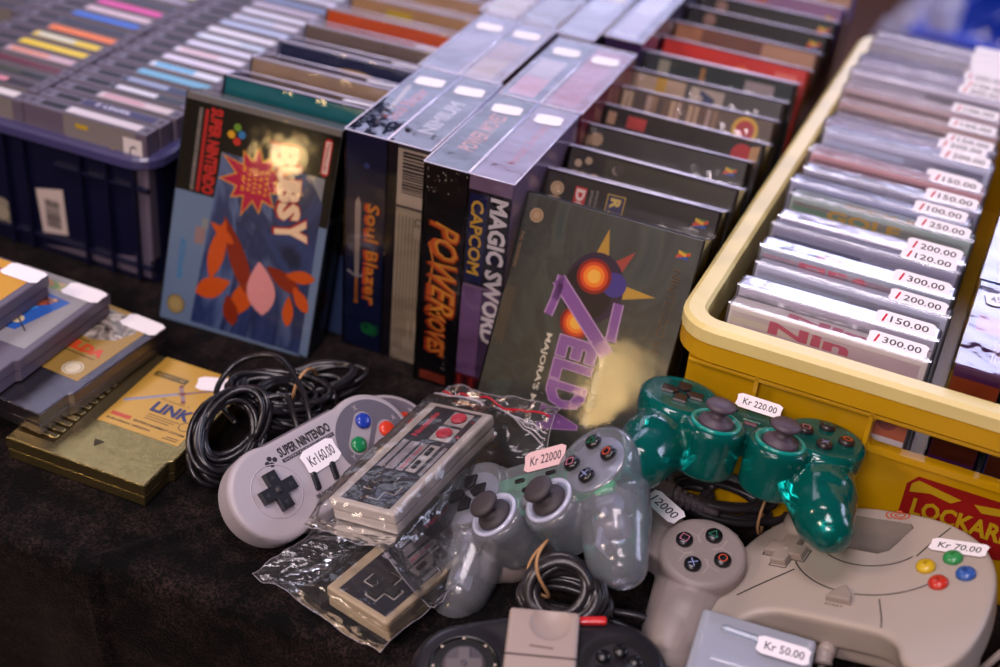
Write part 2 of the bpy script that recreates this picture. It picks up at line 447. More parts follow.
# ------------------------------------------------------------------ upright cartridges
cgrey = mat('grey cartridge plastic', C('#5d5363'), .42, coat=.08, var=.05, bump=.08)
cdark = mat('cartridge groove shade', C('#17141b'), .6)
_cs = {}
def cart_meshes():
    b = B()
    b.prism([(3, 0), (117, 0), (117, 16), (120, 18), (120, 134), (0, 134), (0, 18), (3, 16)], 0, 17, cgrey, 1.2, M=frame((0, 17, 0), (1, 0, 0), (0, 0, 1)))
    for x in (2.5, 113.5): b.rect(x, 5.5, x+4, 11.5, mat('cartridge hollow shade', C('#4a3f4d'), .7), z=134.25)  # side hollows are flat patches with their shade painted on
    shell = b.mesh('shell')
    b = B()                                               # hand grip recess as a flat dark patch, its shade in the colour
    b.rect(14, 4.5, 37, 12.5, cdark, z=134.25)
    return shell, b.mesh('grip_recess_shade')
cshell, cgrip = cart_meshes()
def cart_label(c1, c2=None, txt=None, tcol='#ffffff', front='#77706f'):
    key = (c1, c2, txt)
    if key in _cs: return _cs[key]
    b = B(); b.rect(40, 3.2, 110, 13.2, ink(c1, .4, .08), z=134.4)
    b.raw([(40, -.25, 60), (110, -.25, 60), (110, -.25, 134.2), (40, -.25, 134.2)], [(0, 1, 2, 3)], ink(front))
    if c2: b.rect(44, 5, 84, 12, ink(c2), z=134.5)
    if txt: b.text(txt, (70, 8.2), 34, 5, ink(tcol), z=134.6, bold=.02)
    me = b.mesh('label'); _cs[key] = me; return me
seqB = [('#cfc4c8', None, None), ('#2b2350', None, 'F LEGEL', '#e5e0f0'), ('#cfbfc0', '#c38e95', None), ('#23262c', '#d8d5dd', None), ('#26304f', '#8f9bb8', None), ('#6fb0d0', None, None), ('#dfe4f2', '#39a6d4', None), ('#dfd6ea', None, None), ('#e9e2f2', '#dcb8c0', None), ('#dcdcf0', None, None), ('#c9d5ea', '#e9ecf6', None), ('#eeeaf6', None, None), ('#b9c6e6', None, None), ('#e3ddef', '#c7d2ea', None), ('#e5e3f4', None, None), ('#c8bcd0', None, None), ('#7d8fb8', None, None), ('#dcd6ea', None, None)]
seqA = [('#d7cfcb', None, None), ('#2a1c26', '#d48a94', None), ('#191712', '#3a3a1d', None), ('#5e1220', None, None), ('#c9a9b0', '#d78a6c', None), ('#e8c820', None, None), ('#e8c820', '#cfd2c0', None), ('#f07a2c', None, None), ('#1c1c30', None, None), ('#2a6ad0', None, None), ('#dcc4ce', None, None), ('#ea4aa6', None, None), ('#2b2731', '#555', None) if False else ('#2b2731', None, None), ('#a79ab0', None, None), ('#e8d85a', None, None), ('#3e76c8', None, None), ('#d8d0e0', None, None), ('#b03040', None, None)]
ORD = 'frontmost,second,third,fourth,fifth,sixth,seventh,eighth,ninth,tenth,eleventh,twelfth,thirteenth,fourteenth,fifteenth,sixteenth,seventeenth,eighteenth'.split(',')
NB = 'off-white,violet,cream,black and white,navy,pale blue,white and cyan,lilac white,pinkish white,ice white,pale blue,plain white,light blue,lilac,plain white,grey lilac,slate blue,pale'.split(',')
NA = 'white,dark pink lettered,dark olive,dark red,pink,yellow,yellow and white,orange,dark navy,bright blue,pale pink,magenta,dark grey,grey,pale yellow,mid blue,lilac,red'.split(',')
ci = 0
for colx, seq, side in ((-371, seqB, 'right'), (-494, seqA, 'left'), (-617, seqA, 'far left')):
    for k in range(31):
        y = 15+19.0*k
        if side == 'far left' and k < 8: continue
        s_ = seq[k % len(seq)] if side != 'far left' else ('#3a3340', None, None)
        if k >= len(seq): s_ = seqB[7+k % 8] if side == 'right' else seqA[(k*5) % len(seqA)]
        M = pose(colx+random.uniform(-1.5, 1.5), y, 3.5+random.uniform(-.5, .5), rx=-1.0, rz=random.uniform(-.4, .4))
        if side != 'far left' and k < 18: lab = 'upright cartridge with %s label, %s in the %s row of the navy crate' % ((NB if side == 'right' else NA)[k], ORD[k], side)
        else: lab = 'blurred upright cartridge among those far back in the %s row of the navy crate' % side
        th = thing('game_cartridge', lab, 'cartridge', M, ('upright cartridges, %s row of the navy crate' % side))
        meshobj('shell', cshell, th); meshobj('grip_recess_shade', cgrip, th)
        meshobj('label', cart_label(s_[0], s_[1], *(s_[2:] if s_[2] else ())), th)
        if side == 'right' and k == 0:
            b = B(); MF2 = frame((0, -.3, 0), (1, 0, 0), (0, 0, 1)); b.rect(98, 104, 116, 128, ink('#cdc4c4'), MF2, .2); b.rect(52, 124, 64, 128, ink('#b59428'), MF2, .2); b.text('C', (107, 116), 7, 12, black_ink, MF2, .3)
            b.poly([(70, 108), (88, 111), (89, 115), (71, 112)], ink('#c9a81c'), MF2, .2)
            b.obj('price_sticker', th)
        ci += 1

# ------------------------------------------------------------------ boxed games
def cover_frame(H): return frame((0, -.25, H), (0, 0, -1), (1, 0, 0))       # print runs down the box
def top_frame(H, D): return frame((0, 0, H+.25), (1, 0, 0), (0, 1, 0))
def side_frame(W, H): return frame((W+.25, 0, H), (0, 0, -1), (0, 1, 0))
def game_box(label, M, W, D, H, col, group=None, front=None, top=None, side=None, prot=True, sticker=None, name='game_box', cat='game box'):
    th = thing(name, label, cat, M, group)
    b = B(); b.box((0, 0, 0), (W, D, H), col, .8, 2); ca = b.obj('carton', th)
    if front:
        b = B(); front(b, cover_frame(H), W, H)
        if b.m: b.obj('cover_print' if W > 60 else 'spine_print', ca)
    if side:
        b = B(); side(b, side_frame(W, H)); b.obj('side_print', ca)
    if top:
        b = B(); top(b, top_frame(H, D), W, D); b.obj('top_print', ca)
    if prot:
        e = 1.3
        b = B(); b.box((-e, -e, -.1), (W+e, D+e, H+e), sleeve, .5, 1)
        cpn = b.obj('clear_protector', th)
        b = B()                                             # folded welded seams of the protector, pale to paint in their bright glint
        for q in ((( -e, -e, H+e), (W+e, -e, H+e)), ((W+e, -e, H+e), (W+e, D+e, H+e)), ((-e, -e, H+e), (-e, D+e, H+e)), ((-e, D+e, H+e), (W+e, D+e, H+e))):
            b.tube(q, .6, mat('protector seam glint', C('#d9d6f4'), .25, coat=.5), n=5)
        b.obj('protector_seam', cpn)
    if sticker:
        x, y, w, h, txt = sticker
        price(th, frame((x, y, H+1.5), (1, .12, 0), (-.12, 1, 0)), w, h, txt, z=.1)
    return th

navy = mat('navy printed card', C('#101a3e'), .3, coat=.3, nscale=25, var=.2)
blackc = mat('black printed card', C('#0d0c12'), .3, coat=.3)
mauve = mat('mauve printed card', C('#8d6f8f'), .35, coat=.3)
# -- the four lengthwise boxes standing in front
def f_soul(b, F, W, H):
    b.poly([(52, 10.6), (58, 8.2), (124, 9), (124, 12.4), (58, 13)], ink('#a79a92'), F, .15)
    b.rect(60, 10.5, 122, 10.9, ink('#5a5560'), F, .2)
    b.strip([(120, 2.5), (124, 10.5), (120.5, 18.5)], 2.4, ink('#8d8a90'), F, .2); b.rect(125, 9.3, 146, 12, ink('#a3622c'), F, .2); b.disc((147, 10.6), 1.8, ink('#b5702e'), F, .2)
    b.text('Soul Blazer', (102, 23), 92, 14.5, ink('#3a1220'), F, .2, bold=.03)
    for k, c in enumerate(('#c24a2c', '#cd6a2e', '#d3923a')): b.text('Soul Blazer', (102-.3*k, 22.4+.7*k), 91-k*.3, 13.5-2.2*k, ink(c), F, .24+.03*k, bold=.02-.008*k)
    b.disc((170, 22), 5.5, ink('#146638'), F, .15, ry=6.5); b.disc((168, 20), 2.2, ink('#0d3f28'), F, .2); b.strip([(176, 26), (172, 30), (165, 29)], 1.6, ink('#146638'), F, .2)
    b.disc((25, 17), 2.4, ink('#3b4a84'), F, .15)
def t_soul(b, F, W, D):
    G = F @ frame((W, 0, 0), (0, 1, 0), (-1, 0, 0))
    b.text('Soul Blazer', (64, 15), 62, 12, ink('#c0432f'), G, .1, bold=.02); b.poly([(48, 24), (96, 30), (97, 26), (50, 20)], ink('#b7a79f'), G, .15)
    b.strip([(20, 20), (52, 26)], 2, ink('#7c7280'), G, .12)
soul = game_box('dark navy upright box with a sword and orange title down its spine', pose(-72.5, 16.5, 0), 33, 134, 190, navy, 'boxes standing lengthwise in the middle', f_soul, t_soul, sticker=(17, 108, 24, 16, ''))
def f_bar(b, F, W, H):
    cre = ink('#a99a86', .45, .1); b.rect(0, 0, 190, 8, ink('#1a1620'), F, .1)
    b.rect(3, 8, 50, 33, ink('#b8a898', .4, .1), F, .15); x = 5
    for k in range(14):
        w = random.choice((.8, 1.3, 2.)); b.rect(x, 12, x+w, 31, black_ink, F, .2); x += w+random.choice((.8, 1.3))
    b.rect(52, 8, 190, 33, cre, F, .15)
    for k in range(7): b.rect(76 if k > 4 else 58, 10.5+k*2.9, random.choice((150, 168, 180)), 11.4+k*2.9, ink('#6e6254'), F, .2)
    b.text('CE', (62, 27), 8, 6, black_ink, F, .25)
def t_bar(b, F, W, D):
    G = F @ frame((W, 0, 0), (0, 1, 0), (-1, 0, 0)); b.text('NIMIUM', (56, 16), 62, 13, ink('#c6bfc4'), G, .1, bold=.03)
game_box('upright box with a barcode panel on its spine, beside the navy sword box', pose(-38, 16.5, 0), 33, 134, 190, mat('dark plum card', C('#3a3440'), .35, coat=.3), 'boxes standing lengthwise in the middle', f_bar, t_bar, sticker=(17, 108, 24, 16, ''))
def f_power(b, F, W, H):
    b.text('POWER', (86, 17.5), 82, 27, ink('#7a2c14'), F, .18, bold=.05, shear=.35); b.text('POWER', (85, 18), 80, 24.5, ink('#c9602c'), F, .22, bold=.03, shear=.35); b.text('POWER', (84.5, 19.5), 79, 19, ink('#d8973c'), F, .26, bold=.0, shear=.35)
    b.text('MOVES', (141, 15), 46, 18, ink('#a03a20'), F, .18, bold=.05, shear=.35); b.text('MOVES', (140, 16), 45, 14.5, ink('#d08238'), F, .22, bold=.02, shear=.35)
    b.strip([(64, 6), (80, 10), (100, 8)], 1.6, ink('#d08238'), F, .2); b.rect(180, 4, 188, 26, ink('#8c3a28'), F, .15)
    for k in range(26): b.disc((random.uniform(2, 22), random.uniform(0, 33)), random.uniform(.3, .9), ink('#8e8478'), F, .16, n=7)
    for k in range(12): b.disc((150+random.uniform(0, 28), 24+random.gauss(0, .8)), random.uniform(.3, .7), ink('#8e8478'), F, .16, n=7)
def t_power(b, F, W, D):
    G = F @ frame((W, 0, 0), (0, 1, 0), (-1, 0, 0)); b.text('POWER MOVES', (66, 17), 70, 14, ink('#cf7b4a'), G, .1, bold=.03, shear=.3)
    for k in range(20): b.disc((random.uniform(0, 60), random.uniform(0, 33)), random.uniform(.5, 2), ink('#5c5876'), G, .08, n=8)
game_box('worn black upright box with a big slanted orange title down its spine', pose(0, 0, 0), 33, 134, 190, blackc, 'boxes standing lengthwise in the middle', f_power, t_power, sticker=(17, 110, 24, 16, ''))
def f_magic(b, F, W, H):
    b.rect(0, 0, 11, 33, ink('#7d6681'), F, .1); b.rect(11, 0, 90, 33, ink('#17131e'), F, .1); b.rect(14, 1, 88, 15, ink('#121a4a'), F, .14)
    b.rect(92, 0, 172, 33, ink('#7a5a86'), F, .1); b.rect(92, 16, 172, 33, ink('#4d3a57'), F, .12); b.rect(172, 0, 190, 33, ink('#5b161c'), F, .1)
    b.text('CAPCOM', (50, 7.5), 62, 10, ink('#d2a63c'), F, .22, bold=.03)
    b.text('MAGIC SWORD', (76, 24), 124, 14, ink('#ddd6da'), F, .24, bold=.04)
    for k in range(6): b.rect(174, 2+5*k, 189, 4+5*k, ink('#1d1418' if k % 2 else '#9c2a22'), F, .15)
def t_magic(b, F, W, D):
    G = F @ frame((W, 0, 0), (0, 1, 0), (-1, 0, 0)); b.text('MAGIC SWORD', (66, 14), 74, 6, ink('#c0405c'), G, .1, bold=.02)
game_box('mauve and black upright box with bold white lettering down its spine', pose(34.6, 0, 0), 33, 134, 190, mauve, 'boxes standing lengthwise in the middle', f_magic, t_magic, sticker=(17, 110, 22, 17, ''))
# -- rows behind
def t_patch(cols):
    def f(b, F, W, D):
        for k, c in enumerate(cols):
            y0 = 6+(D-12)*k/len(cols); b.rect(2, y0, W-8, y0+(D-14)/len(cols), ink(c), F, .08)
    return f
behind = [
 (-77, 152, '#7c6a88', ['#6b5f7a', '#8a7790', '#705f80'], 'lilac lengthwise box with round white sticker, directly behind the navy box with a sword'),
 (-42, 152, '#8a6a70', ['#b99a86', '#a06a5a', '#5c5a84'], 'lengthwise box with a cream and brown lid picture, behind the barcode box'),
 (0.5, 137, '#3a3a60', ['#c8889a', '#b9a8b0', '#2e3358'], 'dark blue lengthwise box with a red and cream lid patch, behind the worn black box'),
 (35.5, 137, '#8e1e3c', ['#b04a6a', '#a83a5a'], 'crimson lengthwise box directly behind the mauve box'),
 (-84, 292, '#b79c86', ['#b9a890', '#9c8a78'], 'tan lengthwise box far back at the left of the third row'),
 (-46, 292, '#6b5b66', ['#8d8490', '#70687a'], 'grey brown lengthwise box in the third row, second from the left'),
 (-7, 282, '#8c8ca8', ['#9c9cb8', '#b9bcd8'], 'silvery lengthwise box in the third row, glaring with window light'),  # pale lid patches paint in the window glare
 (32, 300, '#4b3560', ['#b9b4d0', '#d0d0e6'], 'violet lengthwise box at the right end of the third row, its lid a bright glare'),  # bright highlight on the lid put into the patch colours
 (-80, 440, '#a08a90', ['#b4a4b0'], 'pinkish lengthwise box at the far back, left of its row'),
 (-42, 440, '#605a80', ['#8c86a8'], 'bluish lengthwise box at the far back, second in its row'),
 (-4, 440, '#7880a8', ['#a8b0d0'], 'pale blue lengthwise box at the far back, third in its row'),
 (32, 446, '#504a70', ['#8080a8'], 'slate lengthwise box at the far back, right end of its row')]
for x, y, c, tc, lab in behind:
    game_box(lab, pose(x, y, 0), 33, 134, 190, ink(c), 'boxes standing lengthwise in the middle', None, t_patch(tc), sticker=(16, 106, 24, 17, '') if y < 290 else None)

# -- the leaning box at the left
def burst(n, r0, r1, c, seed=1, ex=1.):
    rr = random.Random(seed); P = []
    for i in range(n*2): a = 2*PI*i/(n*2); r = (r1*rr.uniform(.8, 1.15) if i % 2 else r0*rr.uniform(.9, 1.1)); P.append((c[0]+r*math.cos(a)*ex, c[1]+r*math.sin(a)))
    return P
def leaf(c, L_, w, ang, n=10):
    P = []
    for sgn in (1, -1):
        for i in range(n):
            t = i/n if sgn > 0 else 1-i/n
            x = (t-.5)*L_; y = sgn*w*math.sin(PI*t)**.8*(.7+.5*t)*.5; a = math.radians(ang)
            P.append((c[0]+x*math.cos(a)-y*math.sin(a), c[1]+x*math.sin(a)+y*math.cos(a)))
    return P
def f_bub(b, F, W, H):
    b.rect(5, 0, 78, 8, ink('#15120f'), F, .1); b.rect(5, 8, 40, 134, ink('#191411'), F, .1); b.rect(5, 8, 78, 36, ink('#15120f'), F, .12)
    b.rect(0, 0, 5, 134, ink('#77726f'), F, .1)
    b.rect(78, 0, 190, 36, ink('#7387a3'), F, .1); b.rect(184, 0, 190, 134, ink('#7387a3'), F, .12); b.rect(78, 126, 190, 134, ink('#7387a3'), F, .12)
    b.rect(5, 126, 78, 134, ink('#191411'), F, .1)
    A = art('blue folded drapery print', [C('#182447'), C('#33467a'), C('#22305a'), C('#5f739e'), C('#2c3d6c')], 16, stretch=(1, 1, .35), dist=1.8)
    b.poly([(40, 37), (184, 28), (184, 127), (60, 127), (40, 112)], A, F, .18)
    for q in ((10, 12.5, 76, 15.5, '#938a84'), (10, 18, 76, 21, '#b6292b')): b.rect(q[0], q[1], q[2], q[3], ink(q[4]), F, .2)
    b.text('ENTERTAINMENT SYSTEM', (43, 14), 64, 2.2, black_ink, F, .26)
    b.text('SUPER NINTENDO', (42, 28), 69, 11, ink('#c5312f'), F, .26, bold=.05)
    for q, c in (((18, 47), '#6f9a34'), ((23, 51.5), '#3b82b8'), ((24.5, 42.5), '#d9a92c'), ((29, 48), '#c8382c')): b.disc(q, 3.1, ink(c), F, .26, ry=3.3)
    # starburst
    b.poly(burst(11, 17, 30, (56, 68), 4, 1.05), ink('#e0a030'), F, .26); b.poly(burst(11, 15, 27.5, (56, 68), 4, 1.05), ink('#b81a4c'), F, .3)
    for k in range(5): b.text(['BONUS', 'COLOR', 'COMIC', 'INSIDE', 'BOX'][k] if False else ['IIIII', 'IIII', 'IIIIII', 'IIIII', 'III'][k], (56, 78-5*k), 20-2*(k % 2), 3, ink('#d98b2c'), F, .34, bold=.02)
    # title
    for k, (ch, u, v, w, h, r) in enumerate((('B', 31, 90, 17, 24, 4), ('U', 45, 96, 15, 21, 8), ('B', 59, 98, 15, 20, 4), ('S', 73, 100, 14, 20, 8), ('Y', 88, 104, 18, 28, 12))):
        b.text(ch, (u-.6, v-.8), w+3, h+3, ink('#a8201c'), F, .34, bold=.09, rot=r); b.text(ch, (u, v), w, h, ink('#e9cfae'), F, .4, bold=.06, rot=r)
    b.prism([(9, 123.5), (11, 121.5), (36, 121.5), (38, 123.5), (38, 126), (36, 128), (11, 128), (9, 126)], .3, .34, ink('#c9252e'), M=F); b.rect(11, 122.5, 36, 127, ink('#d8ccc0'), F, .4); b.text('Nintendo', (23.5, 124.7), 22, 3.2, ink('#b01f28'), F, .46, bold=.02)
    # abstract colour splash in place of the figure
    og, od, pk = ink('#c95a1c'), ink('#8e2f14'), ink('#d99a9a')
    for c, L_, w, a, m in (((120, 62), 70, 16, 28, od), ((118, 44), 52, 15, -8, og), ((150, 44), 34, 18, -60, og), ((140, 86), 44, 26, 12, pk), ((150, 72), 40, 18, -24, og), ((128, 104), 36, 14, 66, od), ((122, 118), 26, 11, 96, og), ((140, 121), 24, 11, 40, og), ((152, 112), 26, 10, 4, og), ((165, 62), 26, 14, 20, od), ((104, 46), 26, 9, 60, og)):
        b.poly(leaf(c, L_, w, a), m, F, .3+random.random()*.08)
    b.disc((173, 13), 8.2, ink('#5a4a22'), F, .25); b.disc((173, 13), 7.4, ink('#b09a66'), F, .3); b.ring((173, 13), 5.4, 5.8, ink('#6b5a30'), F, .35)
    b.rect(104, 22, 118, 31, ink('#9a7f80'), F, .25); b.rect(96, 27, 104, 33, ink('#8c8f90'), F, .25)
    b.text('ACCOLADE', (134, 13), 34, 5, ink('#2f86b8'), F, .25, bold=.03)
def s_bub(b, F):
    b.rect(0, 0, 70, 27, ink('#14100e'), F, .1); b.rect(76, 0, 190, 27, ink('#3f4d68'), F, .1); b.rect(70, 0, 76, 27, ink('#8b8f98'), F, .1)
    b.text('BUBSY', (98, 14), 32, 9, ink('#6e2424'), F, .2, bold=.04); b.disc((60, 12), 4, ink('#7c2c1c'), F, .2); b.poly(burst(9, 7, 12, (140, 14), 2), ink('#5d1622'), F, .2)
game_box('large leaning box with a blue cover, pink starburst and white title', pose(-221, -24, -2, -17.2, .7, 2.2), 134, 25, 189, mat('grey blue printed card', C('#8c8d93'), .35, coat=.3), None, f_bub, None, s_bub, prot=False)
o = [x for x in COL.objects if x.get('label', '').startswith('large leaning box with a blue')][0]
b = B(); b.box((-.9, -.9, 0), (134.9, 25.9, 190), film('clear sleeve with a few dents', ior=1.45, rough=.06, bump=.4, bscale=24, dist=.0012), .5, 1); b.obj('clear_protector', o)

# -- leaning boxes in the column behind it
def strip_cover(top, low, extra=None):
    def f(b, F, W, H):
        b.rect(1, 1, 14, W-1, ink(top), F, .12); b.rect(14, 1, 120, W-1, ink(low), F, .12)
        if extra: extra(b, F)
    return f
def ex_teal(b, F): b.text('SUPER', (22, 28), 8, 26, ink('#8c2a22'), F, .2, bold=.03)
def ex_navy(b, F): b.poly(leaf((14, 78), 46, 8, 84), ink('#c9a468'), F, .25); b.poly(leaf((19, 95), 18, 9, 80), ink('#c9a468'), F, .25)
def ex_tan(b, F): b.rect(6, 36, 20, 62, ink('#b8a028'), F, .2)
def ex_or(b, F): b.rect(12, 16, 40, 100, ink('#4b3a20'), F, .2)
def ex_w(b, F): b.poly(leaf((22, 92), 12, 40, 80), ink('#a07840'), F, .2)
mid = [('#2c3a5a', '#156a72', '#1c1512', ex_teal, 'leaning box with a teal band along its top, first behind the large blue leaning box'),
       ('#9a8c94', '#9c8470', '#30241c', None, 'leaning box with a beige top band, behind the teal banded box'),
       ('#8f93b0', '#14204a', '#101838', ex_navy, 'leaning navy box with a gold swirl, behind the beige banded box'),
       ('#8c8490', '#6e5e58', '#2c2220', None, 'leaning grey brown box just in front of the orange box'),
       ('#b08a80', '#c0501c', '#b04418', ex_or, 'leaning bright orange box with a dark band in the left column'),
       ('#a8989a', '#a88560', '#9c7a54', ex_tan, 'leaning tan box with a yellow patch, behind the orange box'),
       ('#a8989a', '#ac8c70', '#8c6c50', None, 'leaning tan box second behind the orange box'),
       ('#a0909a', '#93766a', '#6c5448', None, 'leaning dull tan box third behind the orange box'),
       ('#a098a8', '#7a6a80', '#5a4c60', None, 'leaning mauve box near the back of the left column'),
       ('#9a94a8', '#6a6078', '#4a4458', None, 'leaning slate box near the back of the left column'),
       ('#9a94a8', '#8a7080', '#4a4458', None, 'leaning dusky pink box at the back of the left column')]
for k, (edge, top, low, ex, lab) in enumerate(mid):
    game_box(lab, pose(-211+random.uniform(-2, 2), 22+43*k, 0, -15.5+random.uniform(-1, 1), 0, 1), 134, 26, 186, ink(edge), 'leaning boxes in the left column', strip_cover(top, low, ex), prot=True, sticker=(112, 13, 26, 9, '') if k < 4 else None)

# -- leaning boxes of the right column
def n_logo(b, F, u, v, s=1.):
    for q, c in (((-3, -4, -.6, 5), '#3f7a34'), ((.6, -5, 3, 4), '#35549a')): b.rect(u+q[0]*s, v+q[1]*s, u+q[2]*s, v+q[3]*s, ink(c), F, .26)
    b.poly([(u-3*s, v+5*s), (u-.6*s, v+5*s), (u+3*s, v-5*s), (u+.6*s, v-5*s)][::-1], ink('#c8502c'), F, .3); b.poly([(u-3*s, v-4*s), (u-.6*s, v-4*s), (u+1*s, v+2*s), (u-1.4*s, v+2*s)], ink('#d8a82c'), F, .32)
def seal(b, F, u, v, r=5.5):
    b.poly([(u+(r if i % 2 else r*.9)*math.cos(2*PI*i/40), v+(r if i % 2 else r*.9)*math.sin(2*PI*i/40)) for i in range(40)], ink('#b99c7a'), F, .25); b.ring((u, v), r*.55, r*.68, ink('#8c7050'), F, .3)
brownd = mat('dark brown glossy card', C('#241915'), .3, coat=.4, nscale=15, var=.3)
olive = art('dark olive green print', [C('#23241e'), C('#33362e'), C('#2c2a20'), C('#3f4339'), C('#25302f')], 9, rough=.42, coat=.12, dist=2.5)
def f_maj(b, F, W, H):
    b.rect(.5, .5, 189.5, 133.5, olive, F, .08)
    seal(b, F, 15, 10.5)
    b.text('PAL VERSION', (42, 3.6), 26, 2.6, ink('#a87c50'), F, .3)
    for k in range(5): b.rect(70, 2+1.6*k, 112+random.uniform(-3, 3), 2.5+1.6*k, ink('#6a5236'), F, .22)
    # generic violet roundel with amber discs and pale wedges
    for (a, r1, w, c) in ((-100, 44, 5.5, '#b8923c'), (-135, 40, 5, '#a8483c'), (72, 46, 5, '#c09a3c')):
        ar = math.radians(a); dx, dy = math.sin(ar)*0+math.cos(ar+PI/2)*0, 0
        ux, uy = math.cos(ar+0), math.sin(ar+0)
        # a in cover axes: u down, v right
        ux, uy = (-math.cos(math.radians(a+100)), math.sin(math.radians(a+100))*-1) if a < 0 else (-.12, .99)
        cx, cy = 54, 66
        b.poly([(cx+ux*r1, cy+uy*r1), (cx+ux*22-uy*w, cy+uy*22+ux*w), (cx+ux*22+uy*w, cy+uy*22-ux*w)], ink(c), F, .2)
    b.disc((54, 66), 26, ink('#34203a'), F, .24, ry=22); b.disc((58, 62), 21, ink('#241418'), F, .27, ry=19); b.disc((48, 80), 9, ink('#4a3a8c'), F, .28, ry=9)
    for u, v, r in ((46, 64, 1.), (82, 60, .95)):
        for rr, c in ((13, '#8c1c14'), (10.5, '#d04a18'), (8, '#e88a28'), (5, '#e8b84a')): b.disc((u, v), rr*r, ink(c), F, .3+.02*(14-rr)/2)
    # title
    pur, lil = ink('#8a5a9c'), ink('#c09ac4')
    def slab(P, m, z): b.poly(P, m, F, z)
    Z = [((52, 38), (86, 36)), ]
    def band(p, q, w, z=.5):
        b.strip([p, q], w+2, lil, F, z); b.strip([p, q], w, pur, F, z+.05)
    band((58, 42), (82, 38), 5); band((55, 39), (98, 88), 9); band((60, 87), (88, 88), 6); band((52, 41), (70, 40), 5)
    for st, u, w in (('E', 101, 15), ('L', 118, 14), ('D', 136, 18), ('A', 156, 18)):
        b.text(st, (u, 66), w+1.6, 31, lil, F, .42, bold=.07); b.text(st, (u, 66), w, 29.5, pur, F, .48, bold=.05)
    for st, u, w in (('THE LEGEND OF', 124, 60),): b.text(st, (u, 86), w, 4.6, ink('#c9bfa8'), F, .42, bold=.01)
    b.text("MAJORA'S MASK", (131, 42.5), 72, 5.6, ink('#d8d2c0'), F, .42, bold=.02)
    n_logo(b, F, 14, 122.5, 1.)
    b.text('NINTENDO 64', (56, 121.5), 62, 6.5, ink('#6e5230'), F, .3, bold=-.01)
    b.text('NINTENDO 64', (56, 121.5), 60.5, 5.2, ink('#3a3020'), F, .34, bold=-.01)
maj = game_box('leaning dark green box with a purple and white title, frontmost of the right column', pose(66.5, -51.5, 0, -26, 0, -1.3), 134, 26, 190, mat('dark box card', C('#2c2a26'), .4, coat=.3), 'leaning boxes in the right column', f_maj, prot=False)
b = B(); b.box((-.9, -.9, 0), (134.9, 26.9, 190.9), film('clear box sleeve', ior=1.45, rough=.1, bump=.3, bscale=26, dist=.0012), .5, 1); b.obj('clear_protector', maj)
def r2(b, F):
    seal(b, F, 12, 11); b.rect(7, 25, 19, 34, ink('#b8302c'), F, .25); b.text('D', (13, 29.5), 9, 7, ink('#d8c8c0'), F, .3, bold=.05)
    b.text('DISNEY', (13, 38), 11, 2.2, ink('#b0a498'), F, .3); b.text('INTERACTIVE', (13, 42), 12, 2, ink('#b0a498'), F, .3)
    b.rect(6.5, 50, 19.5, 64, ink('#b89a40'), F, .25); b.rect(7.3, 50.8, 18.7, 63.2, ink('#2c2450'), F, .28); b.text('R', (13, 57), 8, 8, ink('#c8b060'), F, .32, bold=.05)
    n_logo(b, F, 11, 122, 1.1)
def r3(b, F):
    b.rect(2, 30, 60, 132, ink('#3a3426'), F, .16)
    for k in range(9): b.disc((random.uniform(5, 24), random.uniform(3, 44)), random.uniform(2, 5), ink(random.choice(['#8c7c70', '#5c6a80', '#b09a80', '#463c3a', '#a08c60'])), F, .2+.01*k)
def r4(b, F): b.disc((10, 12), 5.5, ink('#a08468'), F, .2); b.disc((12, 5), 4, ink('#8c7058'), F, .22); n_logo(b, F, 10, 122, 1.)
def r5(b, F): b.rect(4, 3, 14, 10, ink('#a88468'), F, .2); b.rect(4, 20, 14, 36, ink('#a83a38'), F, .2); b.disc((12, 118), 9, ink('#a8282c'), F, .2); b.poly([(4, 124), (20, 124), (20, 131), (2, 131)], ink('#b08a60'), F, .25)
def r6(b, F):
    for k in range(16): b.rect(2, 5+5.2*k, 22, 8+5.2*k+random.uniform(0, 2), ink(random.choice(['#8a6c54', '#6a4c3c', '#b09478', '#4c3830', '#a88c80'])), F, .2)
    b.disc((12, 112), 11, ink('#c8a030'), F, .25); b.disc((12, 112), 8, ink('#a82c2c'), F, .3)
def r7(b, F):
    b.rect(2, 2, 16, 50, ink('#a8907c'), F, .2); b.rect(2, 24, 18, 33, ink('#b08a30'), F, .25); b.rect(3, 55, 20, 84, ink('#a89a90'), F, .22); b.text('A', (12, 70), 16, 14, ink('#27305c'), F, .3, bold=.08)
def r8(b, F): b.rect(3, 14, 18, 24, ink('#8c887c'), F, .2); b.rect(3, 52, 20, 56, ink('#a07040'), F, .2); b.rect(5, 92, 20, 118, ink('#988c90'), F, .2)
def r9(b, F):
    b.rect(1, 1, 20, 133, ink('#b81c10'), F, .16); b.disc((18, 76), 9, ink('#d06018'), F, .2); b.rect(7, 106, 17, 126, ink('#c8685c'), F, .22)
def r10(b, F): b.rect(1, 1, 16, 26, ink('#a06a48'), F, .16); b.rect(1, 26, 20, 84, ink('#6a3c30'), F, .16); b.rect(1, 84, 20, 133, ink('#a07860'), F, .16)
def r11(b, F): b.disc((8, 22), 6, ink('#8c6c64'), F, .2); n_logo(b, F, 10, 124, 1.2)
def r13(b, F): b.rect(1, 1, 20, 133, ink('#8c6a90'), F, .16); b.rect(2, 30, 9, 60, ink('#c06a38'), F, .2); n_logo(b, F, 12, 124, 1.)
def r14(b, F): b.rect(1, 1, 24, 133, ink('#a88470'), F, .16)
